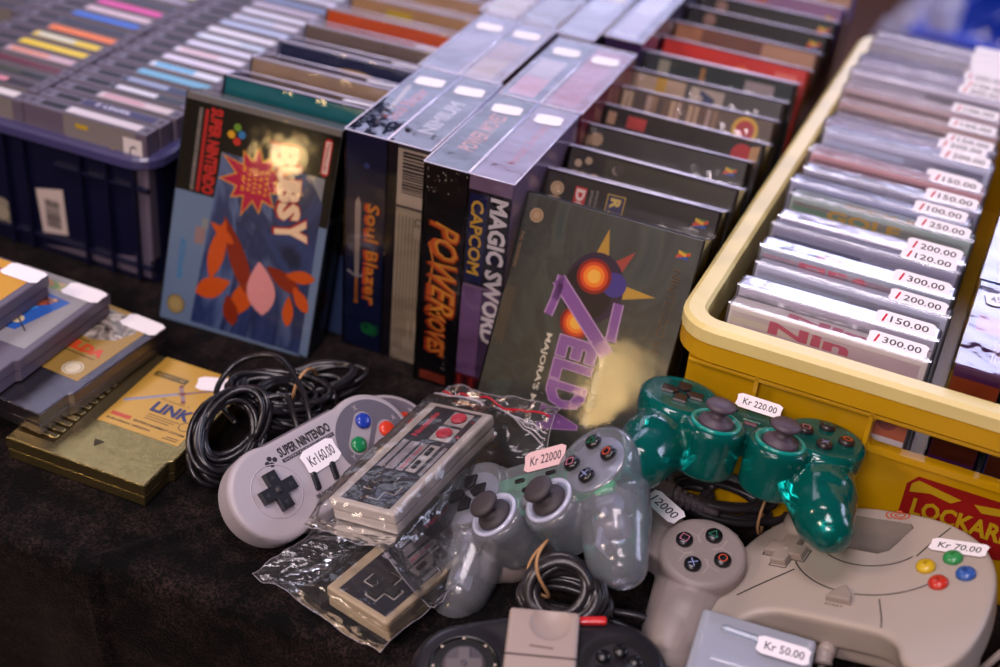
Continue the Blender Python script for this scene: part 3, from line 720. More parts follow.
rt = [(r2, '#241a15', 'with a red emblem and a yellow lettered badge, first behind the green box'), (r3, '#2a211c', 'with small painted figures at its top left, second behind the green box'),
      (r4, '#211812', 'with a beige disc on dark brown, third behind the green box'), (r5, '#221813', 'with a small red square and red disc, fourth behind the green box'), (r6, '#5a4638', 'with brown striped print and a yellow and red disc'),
      (r7, '#383434', 'with cream panels, a yellow bar and a blue letter A'), (r8, '#142428', 'dark teal with grey patches, just in front of the red one'), (r9, '#b81c10', 'bright red, the only red one in the right column'), (r10, '#7c5040', 'reddish tan, directly behind the red one'),
      (r11, '#100e14', 'black with a coloured letter logo, second behind the red one'), (r11, '#0e0c12', 'black with a coloured letter logo, third behind the red one'), (r13, '#8c6a90', 'lavender with an orange patch, near the back'), (r14, '#a88470', 'sandy pink, at the very back of the right column')]
for k, (fn, c, lab) in enumerate(rt):
    def fr(b, F, W, H, fn=fn): fn(b, F)
    game_box('leaning box ' + lab, pose(67+random.uniform(-2, 2), -51.5+43*(k+1)+random.uniform(-2, 2), 0, -25+random.uniform(-2, 2)+k*.4, 0, random.uniform(-1.5, 1)), 134, 26, 190, ink(c), 'leaning boxes in the right column', fr, prot=True, sticker=(106, 13, 22, 8, '') if k in (0, 2, 4, 7) else None)

# ------------------------------------------------------------------ cased discs in the yellow crate
cd_cols = [('#cfc3a8', '#c04a78', '300.00'), ('#8a8494', '#e0dce8', '150.00'), ('#a8b4c4', '#d8dcea', '200.00'), ('#2c6a78', '#c84a68', '300.00'), ('#38406a', '#a8acc8', '120.00'), ('#a8a0b8', '#c8c4d8', '200.00'), ('#4c8a5c', '#c8a840', '250.00'),
           ('#5c74a8', '#a8b8d8', '100.00'), ('#2a3460', '#c8ccdc', '150.00'), ('#c8583c', '#70407c', '150.00'), ('#d8a8a8', '#e8e0ec', '300.00'), ('#c8d4ec', '#6080b8', '200.00'), ('#b8a8c4', '#d8d0e4', '200.00'), ('#4c2c60', '#9c88b0', '150.00'),
           ('#b87848', '#c89880', '150.00'), ('#b8908c', '#a87868', '100.00'), ('#e0dcec', '#f0e8f4', '200.00'), ('#dcc8d8', '#b85c84', '150.00'), ('#5c4888', '#c8407c', '200.00'), ('#b8a8c8', '#d8d0e0', ''), ('#a08878', '#c0a8a0', ''), ('#c8c0d8', '#b0a8cc', ''), ('#a8a0c0', '#d0c8dc', '')]
def pale(h, t=.38):
    """printed insert seen through milky plastic: a paler ink"""
    c = C(h); key = 'pale ' + h + str(t)
    return mat(key, tuple(x+(y-x)*t for x, y in zip(c, (.88, .83, 1.))), .35, coat=.25, var=.04)
heights = [150, 154, 156, 160, 162, 160, 165, 165, 166, 168, 160, 168, 164, 160, 164, 168, 174, 172, 168, 164, 162, 160, 158]
where = ['cream insert, frontmost case in the yellow crate', 'grey insert with white lettering, second case from the front', 'pale grey blue insert, third case from the front', 'teal insert with pink print, fourth case from the front', 'dark slate insert, fifth case from the front', 'greyish lilac insert, just in front of the green one', 'green insert with yellow lettering', 'mid blue insert, just behind the green one', 'dark navy insert with white lettering', 'orange red and purple insert', 'pink and white insert, behind the orange red one', 'white insert with blue print', 'lilac insert, just in front of the dark purple one', 'dark purple insert', 'orange brown insert, behind the dark purple one', 'dusty pink brown insert', 'white insert standing taller than its neighbours', 'pale pink insert near the back', 'violet insert with magenta print near the back', 'lilac insert, fourth from the back', 'brownish insert, third from the back', 'pale insert, second from the back', 'greyish lilac insert, rearmost case']
def disc_case(lab, M, W, D, H, c1, c2, pr, word=None, wc=None, group='cased discs in the yellow crate'):
    th = thing('disc_case', lab, 'game case', M, group)
    b = B(); b.box((2, 1.2, 2), (W-2, D-1.5, H-1.2), pale(c1), .3, 1); b.obj('printed_insert', th)
    F = frame((0, 0, H-1.4), (1, 0, 0), (0, 1, 0)); FF = frame((0, 1.3, H), (1, 0, 0), (0, 0, 1))
    b = B(); b.rect(W*.14, 2.5, W*.66, D-4, pale(c2, .05), F, .15); b.rect(2.5, 2, W*.12, D-4, ink('#d8d4e4'), F, .18)
    b.rect(4, -26, W-6, -5, pale(c2, .35), FF, .1); b.rect(4, -13, W*.5, -8, pale(c1, .1), FF, .2)
    if word: b.text(word, (W*.5, (D-3)/2+.5), W*.42, (D-5)*.6, ink(wc), F, .3, bold=.05); b.text(word, (W*.42, -9), W*.4, 9, ink(wc), FF, .3, bold=.04)
    b.obj('insert_print', th)
    b = B(); b.box((0, 0, 0), (W, D, H), sleeve2, 2.2, 3)
    b.box((0, 0, H+.2), (W, 1.6, H+1.4), sleeve2, .3, 1)
    b.obj('clear_case', th)
    if pr is not None: price(th, frame((W-24, D*.42, H+1.2), (1, -.02, 0), (.02, 1, 0)) @ rotm(28, 0, 0), 40, 11.5, pr, slash=True, z=1.6)
    return th
words = {0: ('Nin', '#c04060'), 1: ('Loopi', '#e8e4ee'), 3: ('FIFA', '#d8506c'), 6: ('GOLF', '#c8a030'), 8: ('007', '#c8ccdc')}
for k, (c1, c2, pr) in enumerate(cd_cols):
    w_ = words.get(k, (None, None))
    disc_case('clear case with ' + where[k], pose(234+.1*k+random.uniform(-3, 3), -32+24.9*k, 3, -7+random.uniform(-2, 2), 0, -1.6+random.uniform(-.8, .8)), 138, 21.5, heights[k], c1, c2, pr, w_[0], w_[1])
# lengthwise cases in the second column
sec = [(384, -26, 33, '#4c1c50', '#a83058', 'purple lengthwise case with a pink square, at the front right of the yellow crate', '45.00'), (420, -30, 33, '#203468', '#5c88c8', 'blue lengthwise case at the right edge of the photo, beside the purple one', ''),
       (386, 92, 33, '#242c5c', '#a85c60', 'navy lengthwise case with a picture, behind the purple one', None), (422, 90, 34, '#344c88', '#88a0d0', 'second blue lengthwise case, behind the first at the right edge', ''), (388, 222, 33, '#a8a4c0', '#d0d0e0', 'pale lengthwise case in the third row of the second column', None), (424, 220, 34, '#8890b8', '#b8c0e0', 'pale blue lengthwise case in the third row at the right', None),
       (392, 350, 33, '#b0a8c8', '#d8d4e8', 'lilac lengthwise case in the fourth row of the second column', None), (428, 348, 34, '#a8b0d0', '#d0d8ec', 'whitish lengthwise case in the fourth row at the right', None)]
for x, y, w, c1, c2, lab, pr in sec:
    th = thing('disc_case', lab, 'game case', pose(x, y, 3, 0, 0, -1.6), 'lengthwise cases in the yellow crate')
    b = B(); b.box((1.5, 1.5, 1), (w-1.5, 112, 158), ink(c1, .45, .1), .3, 1); b.obj('printed_insert', th)
    F = frame((0, 0, 158), (1, 0, 0), (0, 1, 0))
    b = B(); b.rect(6, 50, w-9, 72, ink(c2), F, .1)
    b.rect(3, 96, w-3, 110, ink('#8c8cb0'), F, .1)
    for k in range(4): b.rect(w-12+2*k, 14, w-11+2*k, 44-3*k, ink('#b08a9c'), F, .12)
    b.raw([(1.6, 1.2, 120), (w-1.6, 1.2, 120), (w-1.6, 1.2, 150), (1.6, 1.2, 150)], [(0, 1, 2, 3)], ink('#8c3c1c')); b.obj('insert_print', th)
    b = B(); b.box((0, 0, 0), (w, 116, 160), sleeve, .6, 1); b.obj('clear_case', th)
    if pr is not None: price(th, frame((w*.55, 94, 160.5), (.97, .25, 0), (-.25, .97, 0)), 24, 17, pr, z=.2)
# boxes seen through the hand hole at the front of the crate
for x, w, lab, kind in ((343, 20, 'orange printed cartridge box seen through the crate hand hole, left end', 0), (370, 42, 'dark brown cartridge box seen through the crate hand hole', 1), (418, 24, 'cream labelled box seen through the crate hand hole, right end', 2)):
    pass

# things seen through the hand hole and over the rim: prints on the front of the cases already standing there
for o in [x for x in COL.objects if x.get('label') in ('clear case with cream insert, frontmost case in the yellow crate', sec[0][5], sec[1][5])]:
    b = B(); F = frame((0, 0, 0), (1, 0, 0), (0, 0, 1))
    if 'frontmost' in o['label']:
        b.rect(108, 88, 136, 122, ink('#b85a24'), F, -1.0+.1); b.rect(112, 112, 132, 119, ink('#c8c0b8'), F, -.8); b.disc((122, 100), 7, ink('#8c2c14'), F, -.8)
    elif 'purple' in o['label']: b.rect(2, 86, 31, 122, ink('#4c2014'), F, -1.2)
    else: b.rect(2, 86, 24, 122, ink('#b8ac98'), F, -1.2); [b.rect(5, 92+4*k, 21, 93.5+4*k, grey_ink, F, -1.1) for k in range(6)]
    b.obj('front_print', o)

# ------------------------------------------------------------------ helpers for the foreground
def world_part(b, name, parent, M, label=None):
    o = b.obj(name); o.parent = parent; o.matrix_parent_inverse = mm(M).inverted()
    if label: o['label'] = label
    return o
def coil(c, rx, ry, n, r, m, b, M=None, jit=.15, zj=5., seed=1, ph=0., steps=26):
    rr = random.Random(seed); M = M or Matrix.Identity(4); pts = []
    ks = [(1+rr.uniform(-jit, jit), 1+rr.uniform(-jit, jit), rr.uniform(-zj, zj), rr.uniform(-1, 1)*rx*jit*1.2, rr.uniform(-1, 1)*ry*jit*1.2) for _ in range(n+2)]
    for i in range(n*steps+1):
        t = i/steps; k = int(t); f = t-k; f = f*f*(3-2*f)
        q = [ks[k][j]*(1-f)+ks[k+1][j]*f for j in range(5)]
        a = 2*PI*t+ph
        pts.append(T(*c) @ M @ Vector((rx*q[0]*math.cos(a)+q[3], ry*q[1]*math.sin(a)+q[4], q[2])))
    b.tube(pts, r, m, n=8); return pts
def spline(P, k=10):
    P = [Vector(p) for p in P]; out = []
    for i in range(len(P)-1):
        a, b_, c, d = P[max(i-1, 0)], P[i], P[i+1], P[min(i+2, len(P)-1)]
        for j in range(k):
            t = j/k; out.append(.5*((2*b_)+(c-a)*t+(2*a-5*b_+4*c-d)*t*t+(3*b_-a-3*c+d)*t**3))
    out.append(P[-1]); return out
cable_black = mat('black rubber cable', C('#16141a'), .3, coat=.2, var=.2)
cable_grey = mat('dark grey rubber cable', C('#2b272b'), .35, coat=.15)
tie = mat('tan rubber band', C('#b58a60'), .6)

# ------------------------------------------------------------------ flat cartridges stacked at the left
def flat_cart(lab, M, body, side, label_fn, sticker=None, mats=None):
    th = thing('game_cartridge', lab, 'cartridge', M, 'cartridges lying in a stack at the left')
    b = B(); P = [(3, 0), (117, 0), (117, 29), (120, 32), (120, 134), (0, 134), (0, 32), (3, 29)]
    b.prism(P, -9.6, 0, body, 1.1); b.prism([(p[0]*.985+.9, p[1]*.99+.4) for p in P], -19, -9.9, body, 1.2)
    b.prism([(62, 30), (70, 42), (54, 42)] if False else [(58, 27), (66, 27), (62, 20)], -.2, .35, side); b.obj('shell', th)
    b = B(); b.rect(7, 10, 36, 128, side, z=.12)
    for k in range(15): b.box((8, 14+7.6*k, .1), (35, 18.6+7.6*k, 1.3), body, .5, 1)
    b.obj('grip_ribs', th)
    b = B(); label_fn(b)
    b.obj('label', th)
    if sticker: price(th, frame(sticker[:3], (1, .0, 0), (0, 1, 0)) @ rotm(rz=sticker[3]), 34, 17, '')
    return th
gold = mat('gold coloured cartridge plastic', C('#b3a16c'), .24, metal=.95, bump=.7, bscale=900, var=.15)
goldd = mat('gold cartridge groove', C('#3a2c0e'), .4, metal=.5)
chrome = mat('silvery gold cartridge plastic', C('#7d7880'), .2, metal=.95, bump=.7, bscale=900, var=.1)
chromed = mat('silvery cartridge groove', C('#15131a'), .4, metal=.4)
cgd = mat('grey cartridge ribs', C('#3a343e'), .6)
lgold = mat('gold foil label', C('#c79a3e'), .38, metal=.25, coat=.1, var=.08)
lgold2 = mat('ochre gold label', C('#a3803c'), .38, metal=.2, coat=.1, var=.08)
def lab_sword(b):
    b.rect(46, 46, 113, 134, lgold, z=.15); b.raw([(46, 134.15, .15), (113, 134.15, .15), (113, 134.15, -12), (46, 134.15, -12)], [(0, 1, 2, 3)], lgold)
    b.rect(50, 110, 78, 116, ink('#4a3c16'), z=.25); b.text('ADVENTURE', (64, 113), 24, 3, ink('#c8a048'), z=.3)
    sil, dk = ink('#9c98a4', .3), ink('#7a3a34')
    b.strip([(49, 74), (80, 98)], 3.2, sil, z=.3); b.strip([(49, 74.6), (80, 98.8)], .7, ink('#4d4a5c'), z=.34)
    b.strip([(80, 98), (104, 116)], 2.4, ink('#8c6c64'), z=.34); b.strip([(77, 106), (88, 92)], 3, ink('#8a7478'), z=.36); b.disc((105, 117), 2.4, dk, z=.38); b.disc((77, 107), 1.8, dk, z=.4); b.disc((88.5, 91), 1.8, dk, z=.4); b.disc((82.6, 99.6), 2.2, dk, z=.42)
    b.text('LINK', (88, 78), 32, 12, ink('#1f2560'), z=.45, bold=.04, shear=0); b.text('The Adventure of', (84, 88), 24, 2.4, ink('#7a5c20'), z=.3)
    for k in range(3): b.rect(74, 68-2.6*k, 100-3*k, 68.8-2.6*k, ink('#6b4d1c'), z=.3)
    b.ring((106, 67), 4.4, 5.2, ink('#6b4d1c'), z=.3); b.rect(50, 56, 66, 60, ink('#b8401c'), z=.3); b.text('ENTERTAINMENT SYSTEM', (90, 57.4), 42, 2.4, ink('#4a3514'), z=.3, bold=.03); b.text('EUROPEAN VERSION', (68, 52), 36, 2.2, ink('#4a3514'), z=.3, bold=.03)
    b.rect(98, 49, 110, 50, ink('#6b4d1c'), z=.3); b.rect(100, 51.4, 110, 52.4, ink('#6b4d1c'), z=.3)
def lab_zel(b):
    b.rect(42, 44, 112, 134, lgold2, z=.15)
    A = art('grey stone pile print', [C('#2a2420'), C('#a89c90'), C('#5a5048'), C('#c0b4a8'), C('#3a332e')], 60, dist=.4)
    b.poly([(50, 98), (58, 92), (84, 90), (100, 98), (106, 114), (102, 128), (60, 130), (54, 114)], A, z=.25)
    b.text('ZELDA', (84, 79), 44, 10, ink('#c8401c'), z=.3, bold=.06); b.rect(62, 70, 104, 71, ink('#4a3514'), z=.3); b.rect(62, 86, 86, 87, ink('#4a3514'), z=.3)
    b.disc((98, 55), 8, ink('#c9bca0'), z=.3); b.ring((98, 55), 6, 6.7, ink('#8c7444'), z=.35); b.rect(52, 58, 70, 59.4, ink('#4a3514'), z=.3)
def lab_blue(b):
    b.rect(42, 44, 114, 134, ink('#8f8b8e', .4), z=.15); b.poly([(48, 58), (92, 60), (104, 108), (56, 114)], ink('#2a5aa8'), z=.22); b.poly([(48, 58), (70, 58), (88, 92), (60, 96)], ink('#3a8ad0'), z=.26)
    A = art('red and brown figures print', [C('#5a1c20'), C('#b05a34'), C('#2c1c2c'), C('#c08860')], 70)
    b.poly([(56, 74), (66, 70), (76, 84), (92, 98), (96, 108), (84, 106), (70, 94), (58, 88)], A, z=.32); b.disc((84, 72), 6, ink('#c9b890'), z=.36, ry=5)
    A2 = art('orange green lettering print', [C('#b8642c'), C('#4c8c3c'), C('#c89c6c'), C('#8c3c50')], 60); b.poly([(62, 118), (104, 116), (106, 126), (64, 127)], A2, z=.3)
    b.strip([(70, 84), (100, 62)], 1.2, ink('#3c3a44'), z=.4)
def lab_orange(b):
    b.rect(42, 44, 114, 134, ink('#c8901c', .35), z=.15); b.rect(44, 96, 86, 124, ink('#8c3c5c'), z=.25); b.rect(44, 108, 80, 116, ink('#3a62a0'), z=.3)
    b.ring((72, 78), 11, 13, ink('#d8c8a0'), z=.3); b.disc((52, 66), 12, ink('#b85a18'), z=.28)
flat_cart('gold cartridge with a yellow label showing a sword, lowest of the stack at the left', pose(-212, -227, 19.2, rz=.3), gold, goldd, lab_sword, (100, 122, .3, 20))
flat_cart('silvery cartridge with an ochre label and orange lettering, lying over the gold one', pose(-303, -206, 39.5, rz=-5.1, ry=0), chrome, chromed, lab_zel, (103, 126, .3, 0))
flat_cart('grey cartridge with a blue picture label, third up in the stack at the left', pose(-340, -221, 59.5, rz=-1.2), cgrey, cgd, lab_blue, (104, 124, .3, 0))
flat_cart('grey cartridge with an orange label, topmost of the stack at the left edge', pose(-375, -246, 79, rz=-1.4), cgrey, cgd, lab_orange, (104, 126, .3, 0))

# ------------------------------------------------------------------ rounded game controller with four coloured buttons
snes_grey = mat('light grey controller plastic', C('#a9a1a9'), .42, var=.03, nscale=30, bump=.05, bscale=1500)
snes_dk = mat('dark grey controller inlay', C('#5f5a66'), .45, var=.03)
rub = mat('black rubber buttons', C('#17161b'), .38, coat=.15)
def snes_meshes():
    D = {}
    b = B()
    for x in (-42, 43): b.cyl((x, 0), 33, -24, 0, snes_grey, n=48, bev=3.4)
    b.prism([(-41, -20), (0, -18), (43, -20), (43, 31), (0, 31), (-41, 31)], -21, -.2, snes_grey, 3)
    D['shell'] = voxel_body(b, 1.0, 7, [snes_grey])
    b = B(); b.ring((-41, 0), 17.6, 18.4, mat('seam shade', C('#6f6873'), .5), z=.0, n=48)
    b.tube([(-41+18.4*math.cos(a*PI/24), 18.4*math.sin(a*PI/24), -.1) for a in range(48)], .55, snes_grey, closed=True, n=6); D['pad_ring'] = b.mesh('ring')
    b = B(); w, l = 4.6, 13.6
    P = [(-w, -l), (w, -l), (w, -w), (l, -w), (l, w), (w, w), (w, l), (-w, l), (-w, w), (-l, w), (-l, -w), (-w, -w)]
    b.prism(P, -1, 4.2, rub, .8, M=T(-41, 0, 0)); b.cyl((-41, 0), 3, 4.0, 4.35, mat('black rubber shade', C('#26242b'), .5), n=20)
    for a in range(4):
        M2 = T(-41, 0, 0) @ Matrix.Rotation(a*PI/2, 4, 'Z'); b.poly([(-2, 8), (2, 8), (0, 11.6)], mat('black rubber shade', C('#26242b'), .5), M2, 4.3)
    D['direction_pad'] = b.mesh('pad')
    b = B(); b.disc((43, 0), 28, snes_dk, z=.25, n=64)
    lt = mat('light grey inlay', C('#9a929a'), .45)
    for c in ((43-6.5, 6.5), (43+6.5, -6.5)):
        P = []
        for i in range(24):
            a = 2*PI*i/24; e = 7.2 if math.cos(a-PI/4) > 0 else -7.2
            P.append((c[0]+7.2*1.02*math.cos(a)+e*.9, c[1]+7.2*1.02*math.sin(a)+e*.9))
        b.poly(P, lt, z=.36)
    for ch, x, y in (('X', 43, 24), ('A', 66, 5), ('Y', 22, -6), ('B', 43, -24)): b.text(ch, (x, y), 3.6, 4, lt, z=.45, bold=.03)
    D['inlay'] = b.mesh('inlay')
    b = B(); b.text('SUPER NINTENDO', (-4, 21.5), 44, 7., ink('#2c282e', .6, 0), z=.2, bold=.035); b.rect(-26, 14.2, 18, 16.8, ink('#2c282e', .6, 0), z=.2); b.text('ENTERTAINMENT SYSTEM', (-4, 15.5), 41, 1.6, snes_grey, z=.3)
    for q in ((-34.2, 17), (-30.6, 19.2), (-34.0, 21.2), (-37, 18.8)): b.disc(q, 1.75, ink('#2c282e', .6, 0), z=.25)
    b.text('SELECT', (-13, -16.5), 11, 2.6, ink('#3a353d', .6, 0), z=.1, bold=.03); b.text('START', (5, -16.5), 9.5, 2.6, ink('#3a353d', .6, 0), z=.1, bold=.03)
    D['lettering'] = b.mesh('lettering')
    for nm, x in (('select_button', -13), ('start_button', 3)):
        b = B(); P = []
        for i in range(20):
            a = 2*PI*i/20; P.append((x+2.3*math.cos(a)+(math.sin(a) > 0)*2.2-1, -7+2.3*math.sin(a)+(4.2 if math.sin(a) > 0 else -4.2)))
        b.prism(P, -.5, 2.2, rub, .8); D[nm] = b.mesh(nm)
    for nm, x, y, c in (('button_x', 43, 13, '#1c3aa4'), ('button_a', 56, 0, '#d03a22'), ('button_y', 30, 0, '#0e7a48'), ('button_b', 43, -13, '#c8a020')):
        b = B(); b.lathe([(5.8, -.5), (5.8, 1.8), (5.2, 3.0), (3.6, 3.7), (1.5, 4.0), (.2, 4.05)], mat('button '+c, C(c), .3, coat=.3), T(x, y, 0), 24); D[nm] = b.mesh(nm)
    b = B(); b.box((-30, 28.5, -14), (30, 32.5, -6), snes_dk, 1.5); D['shoulder_strip'] = b.mesh('sh')
    return D
SN = snes_meshes()
def snes(lab, M):
    th = thing('game_controller', lab, 'game controller', M)
    for k, me in SN.items(): meshobj('face_button' if k.startswith('button') else k, me, th)
    return th
M1 = pose(12, -169.5, 39, 38, -1.5, 69)
s1 = snes('light grey rounded controller with blue and green buttons and a 160.00 sticker', M1)
price(s1, frame((0, 6.5, 0), (1, .03, 0), (-.03, 1, 0)), 29, 17, 'Kr160.00', z=1.2)
M2 = pose(12, -139, 28, 15, 0, 69)
snes('light grey rounded controller almost hidden behind the one with the 160.00 sticker', M2)
b = B()
coil((-70, -160, 27), 21, 32, 8, 2.2, cable_black, b, rotm(28, 24, 20), .16, 6, 3); coil((-68, -158, 32), 17, 26, 5, 2.3, cable_black, b, rotm(40, 30, 10), .2, 7, 33)
coil((-58, -112, 32), 30, 19, 10, 2.3, cable_black, b, rotm(8, 6, 18), .26, 11, 5); coil((-52, -118, 34), 20, 14, 5, 2.3, cable_black, b, rotm(20, 10, 60), .3, 8, 35)
coil((-42, -80, 29), 12, 27, 11, 2.3, cable_black, b, rotm(10, 10, -50), .22, 10, 8)
b.tube(spline([(-70, -150, 30), (-100, -128, 32), (-97, -100, 44), (-70, -92, 52), (-40, -112, 50), (-24, -128, 44), (-14, -140, 36)], 14), 2.2, cable_black)
b.tube(spline([(-62, -136, 44), (-44, -126, 48), (-30, -138, 44), (-20, -148, 38)], 10), 2.2, cable_black)
cbl = world_part(b, 'cable', s1, M1)
b = B(); b.tube([Vector((-47, -92, 32)) + Matrix.Rotation(math.radians(25), 3, 'Z') @ Vector((21*math.cos(a*PI/16)*.35, 17*math.cos(a*PI/16+.5), 20*math.sin(a*PI/16))) for a in range(32)], 1.2, tie, closed=True)
world_part(b, 'rubber_band', s1, M1, 'tan rubber band')

# ------------------------------------------------------------------ flat brick shaped controllers in zip bags
nes_grey = mat('pale grey controller plastic', C('#b3a9a4'), .45, var=.03)
nes_beige = mat('yellowed controller plastic', C('#a6947a'), .45, var=.04)
def nes(lab, M, body):
    th = thing('game_controller', lab, 'game controller', M, 'brick shaped controllers in clear zip bags')
    b = B(); b.box((-61.5, -26.5, -8.5), (61.5, 26.5, 0), body, 1.6, 3); b.box((-60.8, -25.8, -17), (60.8, 25.8, -8.9), body, 1.6, 2); b.obj('shell', th)
    blk, gr, rd = mat('black controller face plate', C('#1c1b26'), .4), ink('#8f8990'), ink('#c03048')
    b = B(); P = [(-57.5, -20), (57.5, -20), (57.5, 19), (-57.5, 19)]; b.poly(P, blk, z=.12)
    for y0, y1 in ((12.5, 17), (4, 10.5), (-3.5, 2), (-19, -16)): b.rect(-19, y0, 14, y1, gr, z=.2)
    b.text('SELECT  START', (-3, -.8), 26, 2.4, rd, z=.28, bold=.03); b.rect(-18, -13, 14, -5, ink('#a9a2a2'), z=.22)
    b.text('Nintendo', (35, 13), 30, 5, rd, z=.25, bold=.03)
    for x in (28, 47): b.box((x-8, -15, 0), (x+8, 1, .5), ink('#a9a2a2'), .6, 1)
    b.text('B', (28, -18), 2.4, 2.4, rd, z=.25, bold=.03); b.text('A', (47, -18), 2.4, 2.4, rd, z=.25, bold=.03)
    b.obj('face_plate', th)
    w, l = 3.9, 11.2; X = [(-w, -l), (w, -l), (w, -w), (l, -w), (l, w), (w, w), (w, l), (-w, l), (-w, w), (-l, w), (-l, -w), (-w, -w)]
    b = B(); b.strip([(-39+p[0]*1.12, -2+p[1]*1.12) for p in X], 1., ink('#b8b0a8'), z=.3, closed=True); b.prism(X, 0, 2.6, rub, .7, M=T(-39, -2, 0)); b.obj('direction_pad', th)
    for x in (28, 47): b = B(); b.lathe([(5.8, .2), (5.8, 1.6), (5.2, 2.2), (3, 1.9), (.2, 1.8)], mat('red button', C('#c02f45'), .3, coat=.3), T(x, -7, .3), 24); b.obj('face_button', th)
    for x in (-10, 6): b = B(); b.box((x-4.5, -10.6, .2), (x+4.5, -7.4, 1.8), rub, 1.4, 3); b.obj('select_button' if x < 0 else 'start_button', th)
    return th
def bag(lab, M, x0, x1, y0, y1, half, zt, zb, seed, zipx=None, top_amp=1.6, fall=20., name='zip_bag', flap=0):
    """clear bag whose two layers hug a brick of half size `half`"""
    th = thing(name, lab, 'plastic bag', M); rr = random.Random(seed); ox = rr.uniform(0, 99)
    nx, ny = 110, 90; vs = []; fs = []
    def z_at(x, y, sgn):
        dx = max(0, abs(x)-half[0]); dy = max(0, abs(y)-half[1]); d = math.hypot(dx, dy); k = min(1, d/fall); k = k*k*(3-2*k)
        mid = (zt+zb)/2 - 2
        z = (zt+1.1 if sgn > 0 else zb-.8); ztop = z*(1-k)+(mid+sgn*1.2)*k
        n = noise.noise(Vector((x*.035+ox, y*.035, sgn*3)))*5 + (abs(noise.noise(Vector(((x+y)*.05+ox, (y-x)*.02, 7+sgn)))))*6 - 2 + abs(noise.noise(Vector((x*.12, y*.05+ox, sgn))))*2.2
        inside = 1 if d == 0 else 0
        if flap: ztop -= flap*min(1, max(0, (-y-half[1]+2)/30.))*min(1, max(0, (88-x)/40.))
        n = n*top_amp*(.3+.8*k)
        if inside and sgn > 0: n = abs(n)*.8
        if inside and sgn < 0: n = -abs(n)*.1
        return ztop+n*(1 if sgn > 0 else .6)
    for sgn in (1, -1):
        for j in range(ny+1):
            for i in range(nx+1):
                x = x0+(x1-x0)*i/nx; y = y0+(y1-y0)*j/ny
                e = min(i, nx-i)/6., min(j, ny-j)/6.; e = min(1, e[0], e[1])
                wx = noise.noise(Vector((y*.04+ox, 1, sgn*0)))*5; wy = noise.noise(Vector((x*.03+ox, 5, 0)))*4
                z = z_at(x, y, 1)*.5+z_at(x, y, -1)*.5
                z = z*(1-e)+z_at(x, y, sgn)*e
                vs.append((x+wx*(1-e)*.8, y+wy*(1-e)*.8, z+.15*sgn))
    st = (nx+1)*(ny+1)
    for s2 in range(2):
        for j in range(ny):
            for i in range(nx):
                a = s2*st+j*(nx+1)+i; q = (a, a+1, a+nx+2, a+nx+1); fs.append(q if s2 == 0 else q[::-1])
    b = B(); b.raw(vs, fs, bagfilm, smooth=True); b.obj('bag_film', th)
    edge = mat('bag welded edge', C('#b0a9b4'), .3, coat=.5)
    b = B(); L_ = [vs[j*(nx+1)] for j in range(0, ny+1, 2)]; R_ = [vs[j*(nx+1)+nx] for j in range(0, ny+1, 2)]; Bt = [vs[i] for i in range(0, nx+1, 2)]; Tp = [vs[ny*(nx+1)+i] for i in range(0, nx+1, 2)]
    for q in (L_, R_, Bt, Tp): b.tube(q, .17, edge, n=5)
    b.obj('welded_edge', th)
    if zipx is not None:
        def line(x, off): return [Vector((x+noise.noise(Vector((y*.05, ox, 0)))*1.5, y, z_at(x, y, 1)+off)) for y in [y0+2+(y1-y0-4)*t/30 for t in range(31)]]
        b = B(); b.tube(line(zipx+8, 1.2), .75, ink('#b3122a'), n=5); o = b.obj('zip_strip', th); o['label'] = 'red zip strip'
        b = B(); b.tube(line(zipx, 1), .5, edge, n=5); b.tube(line(zipx-2.5, 1), .5, edge, n=5); b.tube(line(zipx-5, 1), .5, edge, n=5); b.obj('zip_closure', th)
        b = B(); pm = ink('#d8d0cc')
        for y in (y1-18, y1-56, y1-94):
            if y < y0+8: continue
            G = frame((zipx+3.5, y, z_at(zipx+3.5, y, 1)+1.6), (0, -1, 0), (1, 0, 0))
            b.strip([(-3.2, -2.6), (3.2, -2.6), (0, 3)], .7, pm, G, 0, closed=True)
            if y > y1-20: b.text('3YYYSEMY', (16, 0), 16, 4, pm, G, 0)
        b.obj('printed_marks', th)
    return th
MN1 = pose(68, -149, 54, -13, -2, 82.3)
MN2 = pose(99, -199, 20.5, -1, -2.5, 75.7)
nes('pale grey brick shaped controller with two red buttons, in the upper clear zip bag', MN1, nes_grey)
nes('yellowed brick shaped controller lying beneath the bagged pale grey one', MN2, nes_beige)
bag('clear zip bag with a red strip holding the pale grey brick controller', MN1, -82, 96, -60, 34, (63, 28), 3.5, -17, 11, zipx=76, top_amp=1.2, flap=42)
bag('crumpled clear bag around the lower yellowed controller, its corner on the velvet', MN2, -76, 76, -31, 76, (62, 27.5), 3, -17.5, 23, top_amp=1.1)

# ------------------------------------------------------------------ two-handled pads with analog sticks
def pad_shell(mats, voxel=1.1, sticks=True, sm=7):
    b = B(); m = mats[0]
    for sx in (-1, 1):
        b.lathe([(22, -27), (26, -24), (28.6, -14), (29, -5), (28.4, -2), (26.6, -.2), (25, .3)], m, T(sx*50, 15, 0), 40)
        b.capsule((sx*52, 8, -26), 24, (sx*59, -20, -26), 22.5, m, n=24); b.capsule((sx*59, -20, -26), 22.5, (sx*66, -50, -30), 16, m, n=24)
        b.capsule((sx*51, 6, -26), 25.5, (sx*61, -42, -28), 19.5, m, n=24)
        if sticks: b.lathe([(17, -38), (20.2, -35), (21, -22), (21.2, -6), (20.6, -2.6), (19, -1)], m, T(sx*22, -10, 0), 36)
        b.box((sx*36, 30, -22), (sx*62, 43, -5), m, 4, 3)
    b.prism([(-44, -6), (-20, -4), (20, -4), (44, -6), (48, 34), (-48, 34)], -24, -3.5, m, 2.5)
    return voxel_body(b, voxel, sm, mats)
